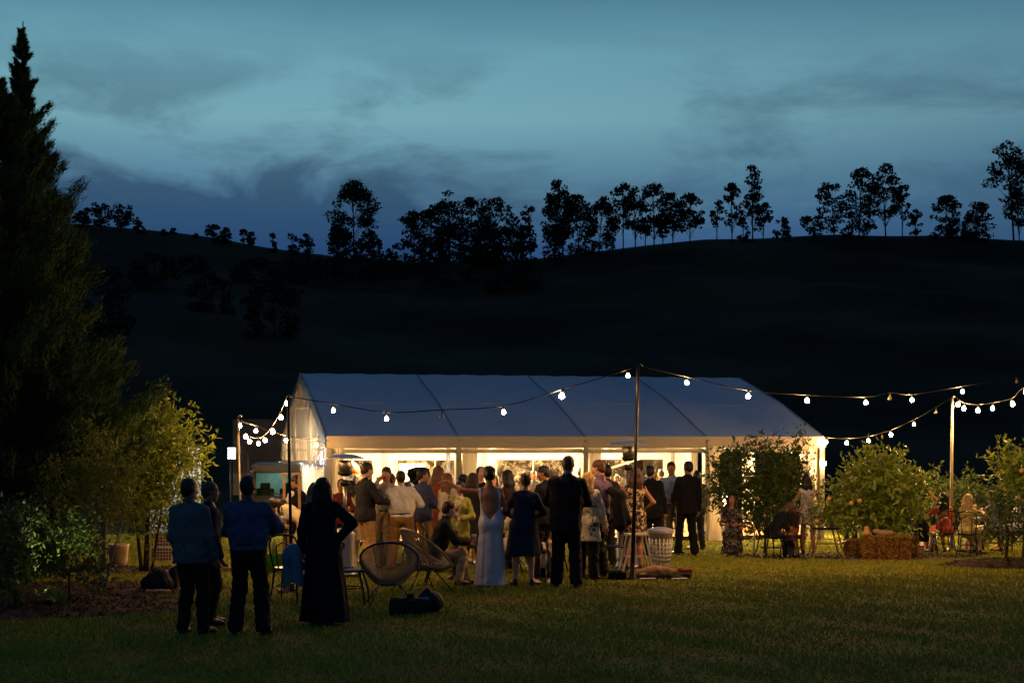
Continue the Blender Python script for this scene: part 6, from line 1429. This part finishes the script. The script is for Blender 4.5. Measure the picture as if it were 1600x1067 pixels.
def flood():
    D = 37; x = at(360, D); z0 = gz(x, D); H = zat(708, D)-z0; rt = thing('flood_lamp', 'cool white work lamp on a thin stand at the left of the van', 'lamp', (x, D, z0))
    MB().tube([(0, 0, 0), (0, 0, H-.1)], .018, 8).build('stand', M_DARKPOLE, rt)
    for k in range(3): a = k*2.1; MB().tube([(0, 0, .4), (.35*math.cos(a), .35*math.sin(a), 0)], .012, 6).build('leg', M_DARKPOLE, rt)
    h = MB().box((.03, .04, H), (.22, .08, .30)).build('lamp_housing', M_DARKPOLE, rt, .01)
    for k in range(4): MB().box((.03, -.005, H-.11+.073*k), (.18, .01, .052)).build('light_bar', emitter('cool_lamp_glow', (.80, 1, .97), 5), h)
    l = bpy.data.lights.new('flood_light', 'SPOT'); l.energy = 110; l.color = (.80, .93, 1); l.spot_size = R(150); l.spot_blend = .6; l.shadow_soft_size = .1
    o = bpy.data.objects.new('flood_light', l); COL.objects.link(o); o.parent = rt; o.location = (.22, -.05, H); o.rotation_euler = (R(82), 0, R(-88))
    MB().beam((-.10, .05, H-.2), (.0, .05, H-.2), .02).build('yoke', M_DARKPOLE, rt)
flood()
def cabin():
    D = 39.0; x = at(270, D); z0 = gz(x, D); rt = thing('white_cabin', 'white corrugated cabin lit brightly behind the leafy tree', 'building', (x, D, z0), R(12.5))
    Mc = mat('white_corrugated_panel', 'd8dcdc', .5, .05, 2, .05, 10); H = zat(702, D)-z0; w = (310-230)/F*D
    n = 14
    for k in range(n): MB().box((-w/2+(k+.5)*w/n, .012*(k % 2), H/2), (w/n-.006, .05, H)).build('wall_panel', Mc, rt, .006)
    MB().box((0, 1.1, H/2), (w, 2.1, H)).build('cabin_body', Mc, rt); MB().box((0, 1.05, H+.03), (w+.1, 2.3, .06)).build('roof', Mc, rt)
    MB().beam((w/2+.02, -.03, 0), (w/2+.02, -.03, H), .06, .06).build('corner_trim', M_WHITEP, rt)
    l = bpy.data.lights.new('added_wall_light', 'POINT'); l.energy = 75; l.color = (.92, .98, 1); l.shadow_soft_size = .1
    r2 = thing('added_wall_lamp', 'added small lamp washing the white cabin wall with cool light', 'lamp', (x+.2, D-1.3, gz(x, D)+2.35))  # added lamp, put in to brighten the cabin wall
    MB().tube([(0, 0, 0), (0, 1.25, .15)], .015, 6).build('arm', M_DARKPOLE, r2); MB().lathe([(.03, .06), (.10, 0), (.09, -.01)], n=14).build('shade', M_DARKPOLE, r2)
    o = bpy.data.objects.new('added_wall_light', l); COL.objects.link(o); o.parent = r2; o.location = (0, .05, -.08)
cabin()
def pot():
    D = 26.8; x = at(185, D); o = MB().lathe([(.001, 0), (.12, 0), (.155, .10), (.175, .34), (.185, .36), (.185, .40), (.165, .40), (.15, .34), (.001, .33)], n=24).build('clay_pot', mat('terracotta', 'c0a480', .8, .2, 6, .3, 30)); o.location = (x, D, gz(x, D)+.03); tag(o, 'pale clay pot standing between the slim tree and the leafy tree', 'pot')
pot()
def crate():
    D = 29; x = at(252, D); rt = thing('lattice_crate', 'stack of grey lattice crates half hidden behind the leafy tree', 'crate', (x, D, gz(x, D)), R(5)); Mc = mat('grey_crate_plastic', '9a8470', .6, .2, 5, .2, 30)
    for z in (0, .28):
        MB().box((0, .2, z+.14), (.36, .34, .24)).build('liner', M_BAG, rt)
        for k in range(8): MB().box((-.19+.054*k, 0, z+.135), (.02, .02, .25)).build('rib', Mc, rt)
        for k in range(5): MB().box((0, -.012, z+.02+.06*k), (.42, .02, .02)).build('rail', Mc, rt)
crate()
# garden spotlight
def spot():
    D = 19.3; x = at(78, D); z0 = gz(x, D); rt = thing('garden_spotlight', 'small spiked garden spotlight aimed up at the conifer', 'lamp', (x, D, z0), 0)
    MB().tube([(0, 0, -.05), (0, 0, .1)], .008, 6).build('spike', M_DARKPOLE, rt)
    MB().lathe([(.025, .08), (.045, .10), (.05, .16), (.044, .16), (.03, .12)], n=14).build('housing', M_DARKPOLE, rt)
    MB().lathe([(.001, .15), (.042, .15), (.03, .152), (.001, .153)], n=14).build('lens', emitter('spot_lens', (.85, 1, .7), 60), rt)
    l = bpy.data.lights.new('spot_light', 'SPOT'); l.energy = 75; l.color = (1, .97, .6); l.spot_size = R(95); l.spot_blend = .5; l.shadow_soft_size = .05
    o = bpy.data.objects.new('spot_light', l); COL.objects.link(o); o.parent = rt; o.location = (0, -.02, .19); o.rotation_euler = (R(155), 0, R(-30))
    o.rotation_euler = (R(158), R(8), R(-25))
spot()

# straw bales and boxes
M_STRAW = mat('straw', '6c4a22', .9, .4, 14, .8, 40, c2='3c2812')
def bale(px, D, w, h, d, label, rz=0):
    x = at(px, D); rt = thing('straw_bale', label, 'bale', (x, D, gz(x, D)), rz, 'straw bales under the citrus tree')
    n = 12; S = SDF((-w/2-.08, -d/2-.08, -.05), (w/2+.08, d/2+.08, h+.08), .022); X_, Y_, Z_ = S.grid()
    q = [np.abs(X_)-(w/2-.04), np.abs(Y_)-(d/2-.04), np.abs(Z_-h/2)-(h/2-.04)]
    S.F = (np.maximum(np.maximum(q[0], q[1]), q[2])-.03+.016*np.sin(X_*37+3*np.sin(Z_*21))*np.cos(Z_*29+Y_*33)+.01*np.sin(X_*80)*np.sin(Z_*66+Y_*50)).astype(np.float32)
    sdf_obj('bale_body', S, M_STRAW, rt)
    k = int(4200*w*h/.4); f = rng.integers(0, 3, k); U = rng.uniform(-1, 1, (k, 3)); P = U*np.array([w/2, d/2, h/2])+np.array([0, 0, h/2])
    P[f == 0, 1] = -d/2; P[f == 1, 2] = h-.01; P[f == 2, 0] = np.sign(U[f == 2, 0])*w/2
    a = rng.normal(size=(k, 3)); a /= np.linalg.norm(a, axis=1)[:, None]; b = np.cross(a, rng.normal(size=(k, 3))); b /= np.linalg.norm(b, axis=1)[:, None]
    V, Q = quads(P, a*rng.uniform(.02, .07, (k, 1)), b*.006); s = link('straw', mesh_np('straw', V, Q), mat('loose_straw', 'c89a48', .8, .3, 5, 0, c2='6c441c', island=True), rt); s['kind'] = 'stuff'
    for sx in (-.25, .25):
        t = MB().tube([(sx*w, -d/2-.012, .03), (sx*w, -d/2-.02, h/2), (sx*w, -d/2-.012, h), (sx*w, 0, h+.01)], .006, 5); t.build('twine', M_BARK, rt)
bale(1384, 29.6, .84, .46, .5, 'front straw bale with a cushion on it, under the citrus tree', R(-4))
bale(1338, 30.6, .36, .36, .5, 'shadowed straw bale left of the front one', R(10))
bale(1411, 30.7, .32, .42, .6, 'end of a straw bale behind the right of the front one', R(20))
lump('cushion', 'pale curved cushion lying on the front straw bale', 'cushion', 1380, 29.6, [((-.16, 0, .56), (-.02, 0, .52), .05, .06), ((0, 0, .52), (.16, 0, .53), .06, .045)], cloth('b09068', 'linen_cushion'), .015, .004)
lump('gourd', 'small pale orange gourd at the left end of the front straw bale', 'gourd', 1354, 29.5, [((0, 0, .54), (.0, 0, .56), .075, .06)], M_ORANGE, .012, .002)
rt = thing('cool_box', 'pale rounded cool box on the grass right of the straw bales', 'box', (at(1432, 31.3), 31.3, gz(at(1432, 31.3), 31.3)))
MB().box((0, 0, .09), (.28, .22, .18)).build('tub', mat('pale_pink_plastic', 'd8a890', .5, .1, 5, .1), rt, .03); MB().box((0, 0, .195), (.29, .23, .04)).build('lid', mat('pale_pink_plastic', 'd8a890'), rt, .012)
rt = thing('cool_box', 'second pale box further back beside the chair legs', 'box', (at(1450, 33), 33, gz(at(1450, 33), 33)))
MB().box((0, 0, .11), (.26, .22, .22)).build('tub', mat('pale_pink_plastic', 'd8a890'), rt, .03); MB().box((0, 0, .235), (.27, .23, .03)).build('lid', mat('pale_pink_plastic', 'd8a890'), rt, .01)
# low table among the seated women
rt = thing('low_table', 'low dark table between the seated women', 'table', (at(1495, 33.0), 33.0, gz(at(1495, 33), 33)))
MB().box((0, 0, .5), (1.1, .5, .04)).build('top', M_DARKPOLE, rt, .005)
for sx in (-.5, .5):
    for sy in (-.2, .2): MB().beam((sx, sy, .48), (sx, sy, 0), .045).build('leg', M_DARKPOLE, rt)
# pale stakes among the dark citrus
for i, (px, lab, h_) in enumerate(((1153, 'left pale stake standing among the dark citrus trees', .72), (1177, 'right pale stake standing among the dark citrus trees', .55), (1452, 'thin pale stake standing beside the second pale box', .5))):
    D = 31.2; o = MB().tube([(0, 0, -.02), (.03, 0, h_)], .018, 8).build('stake', mat('pale_stake', 'b8b0a0', .5, .1)); o.location = (at(px, D), D, gz(at(px, D), D)); tag(o, lab, 'stake')

# tent interior: tables, screen, colourful hanging ball, black umbrella, letter board, lamp
def cloth_table(px, D, label, w=.8, h=.74, rim=.22):
    x = at(px, D); rt = thing('cloth_table', label, 'table', (x, D, DECK)); n = 40; rows = 8; vs = []
    for j in range(rows+1):
        t = j/rows; z = h*(1-t)
        for i in range(n):
            a = 2*math.pi*i/n; r = w/2*(1+.02+.06*t*(1+math.sin(a*9)*.8)); vs.append((r*math.cos(a), r*math.sin(a), max(z, .02)))
    m = MB(); m.add(vs, [(j*n+i, j*n+(i+1) % n, (j+1)*n+(i+1) % n, (j+1)*n+i) for j in range(rows) for i in range(n)]+[tuple(range(n))], True); m.build('tablecloth', M_TENTW, rt)
    MB().lathe([(.03, .02), (.03, h-.02)], n=8).build('pedestal', M_DARKPOLE, rt)
cloth_table(612, 36.0, 'white clothed table inside the tent behind the broad man'); cloth_table(975, 37.5, 'white clothed table inside the tent behind the draped jacket'); cloth_table(760, 39, 'white clothed table deep inside the middle of the tent'); cloth_table(1045, 38.2, 'white clothed table inside the tent behind the light blue shirt')
rt = thing('projection_screen', 'bright white screen on a stand at the back of the tent', 'screen', (at(644, 41.0), 41.0, DECK))
MB().box((0, 0, zat(742, 41)-DECK), (.72, .03, .62)).build('screen', mat('screen_white', 'f0eee8', .6, .03), rt, .03)
MB().tube([(0, .03, 0), (0, .03, zat(742, 41)-DECK)], .02, 8).build('stand', M_DARKPOLE, rt); MB().box((0, 0, .02), (.5, .3, .03)).build('foot', M_DARKPOLE, rt)
def ball():
    D = 36.5; m = mat('painted_paper', 'efece6', .6, .05, 3, 0); nt = m.node_tree; N = nt.nodes; L = nt.links
    tc = N.new('ShaderNodeTexCoord'); sp = N.new('ShaderNodeSeparateXYZ'); L.new(tc.outputs['Object'], sp.inputs[0])
    no = N.new('ShaderNodeTexNoise'); no.inputs['Scale'].default_value = 9; L.new(tc.outputs['Object'], no.inputs[0])
    ad = N.new('ShaderNodeMath'); ad.operation = 'MULTIPLY_ADD'; L.new(no.outputs['Fac'], ad.inputs[0]); ad.inputs[1].default_value = .22; L.new(sp.outputs[2], ad.inputs[2])
    r = N.new('ShaderNodeValToRGB'); r.color_ramp.interpolation = 'CONSTANT'; e = r.color_ramp.elements
    pts = [(0, 'efece6'), (.30, '3f8ad0'), (.36, 'e8d23c'), (.44, 'e0503c'), (.58, 'e8743c'), (.66, 'e8d84a'), (.74, 'efece6')]
    while len(e) < len(pts): e.new(.5)
    for i, (p, c) in enumerate(pts): e[i].position = p; e[i].color = (*lin(c), 1)
    mr = N.new('ShaderNodeMapRange'); mr.inputs[1].default_value = -.15; mr.inputs[2].default_value = .35; L.new(ad.outputs[0], mr.inputs[0]); L.new(mr.outputs[0], r.inputs[0])
    L.new(r.outputs[0], N['Principled BSDF'].inputs['Base Color'])
    rt = thing('paper_ball', 'round white paper decoration splashed with red, yellow and blue inside the tent', 'decoration', tuple(W(549, 738, D)))
    MB().lathe([(.001, -.24), (.1, -.215), (.18, -.14), (.215, -.03), (.20, .1), (.13, .2), (.06, .25), (.04, .27)], n=28).build('ball', m, rt); MB().tube([(0, 0, .26), (0, 0, 1.3)], .005, 5).build('cord', M_CABLE, rt)
ball()
def brolly():
    D = 31.0; rt = thing('black_umbrella', 'half open black umbrella tilted in front of the bright screen', 'umbrella', tuple(W(652, 748, D)), R(20)); rt.rotation_euler = (R(-20), R(52), R(10))
    for k in range(8):
        a0, a1 = 2*math.pi*k/8, 2*math.pi*(k+1)/8; vs = [(0, 0, .34)]; R0 = .27
        for (r, z) in ((.12, .26), (.21, .12), (R0, -.04)):
            vs += [(r*math.cos(a0), r*math.sin(a0), z), (r*.93*math.cos((a0+a1)/2), r*.93*math.sin((a0+a1)/2), z+.01), (r*math.cos(a1), r*math.sin(a1), z)]
        MB().add(vs, [(0, 1, 2), (0, 2, 3), (1, 4, 5, 2), (2, 5, 6, 3), (4, 7, 8, 5), (5, 8, 9, 6)], True).build('panel', c_black, rt)
        MB().tube([(0, 0, .33), (.12*math.cos(a0), .12*math.sin(a0), .255), (.21*math.cos(a0), .21*math.sin(a0), .115), (R0*math.cos(a0), R0*math.sin(a0), -.045)], .004, 4).build('rib', M_STEEL, rt)
    MB().tube([(0, 0, .38), (0, 0, -.55)], .008, 6).build('shaft', M_STEEL, rt)
brolly()
def letter_board():
    D = 36.4; c = W(1084, 817, D); rt = thing('letter_board', 'pale timber ladder sign with dark letters leaning inside the tent', 'sign', (c.x, D, DECK)); rt.rotation_euler = (0, R(20), 0)
    Hh = .62
    for sx in (-.10, .10): MB().box((sx, 0, Hh/2), (.025, .03, Hh)).build('side_rail', M_CREAM, rt)
    MB().box((0, .01, Hh/2), (.18, .012, Hh-.02)).build('board', M_CREAM, rt)
    for k, ch in enumerate('AOU'):
        z = .10+.17*k; MB().box((0, -.005, z+.065), (.14, .02, .125)).build('letter_block', M_BLACK, rt)
        cu = bpy.data.curves.new('letter', 'FONT'); cu.body = ch; cu.size = .15; cu.extrude = .003; cu.align_x = 'CENTER'
        o = bpy.data.objects.new('letter', cu); COL.objects.link(o); o.parent = rt; o.rotation_euler = (R(90), 0, 0); o.location = (0, -.019, z+.012); cu.materials.append(M_CREAM); bpy.context.view_layer.update(); me = bpy.data.meshes.new_from_object(o.evaluated_get(bpy.context.evaluated_depsgraph_get())); bpy.data.objects.remove(o); o = link('letter', me, M_CREAM, rt); o.rotation_euler = (R(90), 0, 0); o.location = (0, -.019, z+.012)
    for k in range(4): MB().box((0, -.008, .085+.17*k), (.2, .03, .02)).build('rung', M_CREAM, rt)
letter_board()
def table_lamp():
    D = 32.6; x = at(1133, D); rt = thing('garden_lantern', 'glowing warm lantern over the seated woman in dark florals', 'lantern', (x, D, gz(x, D)))
    H = zat(782, D)-gz(x, D)
    MB().tube([(0, 0, 0), (0, 0, H-.1)], .012, 8).build('stake', M_DARKPOLE, rt)
    MB().lathe([(.03, H-.11), (.07, H-.09), (.08, H), (.06, H+.10), (.03, H+.13)], n=16).build('globe', emitter('lantern_glow', (1, .72, .40), 14), rt)
    MB().lathe([(.06, H+.10), (.075, H+.11), (.02, H+.15)], n=12).build('cap', M_DARKPOLE, rt)
    l = bpy.data.lights.new('lantern_light', 'POINT'); l.energy = 25; l.color = (1, .62, .3); l.shadow_soft_size = .08
    o = bpy.data.objects.new('lantern_light', l); COL.objects.link(o); o.parent = rt; o.location = (0, -.12, H)
table_lamp()

# dog
def dog():
    D = 23.3; x = at(846, D); rt = thing('dog', 'black and white dog sitting between the blue coat dress and the tallest man', 'dog', (x, D, gz(x, D)), R(12))
    S = SDF((-.3, -.4, -.02), (.3, .45, .75), .012)      # faces -y (camera)
    S.cap((0, .16, .16), (0, -.04, .36), .13, .105, .06).cap((0, -.04, .34), (0, -.09, .50), .085, .06, .05)
    for q in (-1, 1):
        S.cap((q*.07, -.06, .34), (q*.075, -.10, .17), .045, .032, .03).cap((q*.075, -.10, .17), (q*.075, -.11, .03), .03, .024, .02).cap((q*.075, -.11, .025), (q*.075, -.16, .02), .028, .024, .015)
        S.cap((q*.09, .16, .15), (q*.13, .02, .16), .075, .06, .04).cap((q*.13, .02, .15), (q*.12, .12, .05), .045, .03, .03).cap((q*.12, .12, .04), (q*.12, -.02, .03), .03, .026, .02)
        S.cap((q*.05, -.08, .62), (q*.085, -.07, .56), .028, .018, .015)
    S.ell((0, -.11, .565), (.068, .08, .066), .03); S.cap((0, -.15, .55), (0, -.225, .53), .038, .026, .025)
    S.cap((0, .26, .08), (.1, .36, .04), .03, .015, .03)
    X_, Y_, Z_ = S.grid(); S.F = (S.F+.004*np.sin(X_*95+Z_*30)*np.sin(Z_*60+Y_*40)).astype(np.float32)
    m = mat('dog_coat', '14110f', .8, .2, 20, .8, 90); nt = m.node_tree; N = nt.nodes; L = nt.links
    tc = N.new('ShaderNodeTexCoord'); sp = N.new('ShaderNodeSeparateXYZ'); L.new(tc.outputs['Object'], sp.inputs[0])
    def mm(op, a, b):
        n_ = N.new('ShaderNodeMath'); n_.operation = op
        for i, v in enumerate((a, b)):
            if isinstance(v, (int, float)): n_.inputs[i].default_value = v
            else: L.new(v, n_.inputs[i])
        return n_.outputs[0]
    ax = mm('ABSOLUTE', sp.outputs[0], 0); stripe = mm('LESS_THAN', ax, .022); up = mm('GREATER_THAN', sp.outputs[2], .50); a1 = mm('MULTIPLY', stripe, up)
    bib = mm('MULTIPLY', mm('LESS_THAN', ax, .055), mm('MULTIPLY', mm('LESS_THAN', sp.outputs[1], -.09), mm('LESS_THAN', sp.outputs[2], .46))); paws = mm('LESS_THAN', sp.outputs[2], .09)
    tot = mm('MINIMUM', mm('ADD', mm('ADD', a1, bib), paws), 1.0); b = N['Principled BSDF']; prev = b.inputs['Base Color'].links[0].from_socket
    mx = N.new('ShaderNodeMix'); mx.data_type = 'RGBA'; L.new(tot, mx.inputs[0]); L.new(prev, mx.inputs[6]); mx.inputs[7].default_value = (*lin('d8ccb4'), 1); L.new(mx.outputs[2], b.inputs['Base Color'])
    bd = sdf_obj('body', S, m, rt)
    for q in (-1, 1): MB().lathe([(.001, -.008), (.009, 0), (.001, .008)], (q*.03, -.178, .585), 8).build('eye', M_IRIS, bd)
    MB().lathe([(.001, -.012), (.015, 0), (.001, .012)], (0, -.252, .535), 8).build('nose', M_BLACK, bd)
    MB().tube([(.068*math.cos(t), -.075+.068*math.sin(t), .455-.02*math.sin(t)) for t in np.linspace(0, 2*math.pi, 17)], .010, 6, False).build('collar', mat('red_collar', '8a2a22', .5, .1), bd)
dog()
print('T', time.time()-T0)
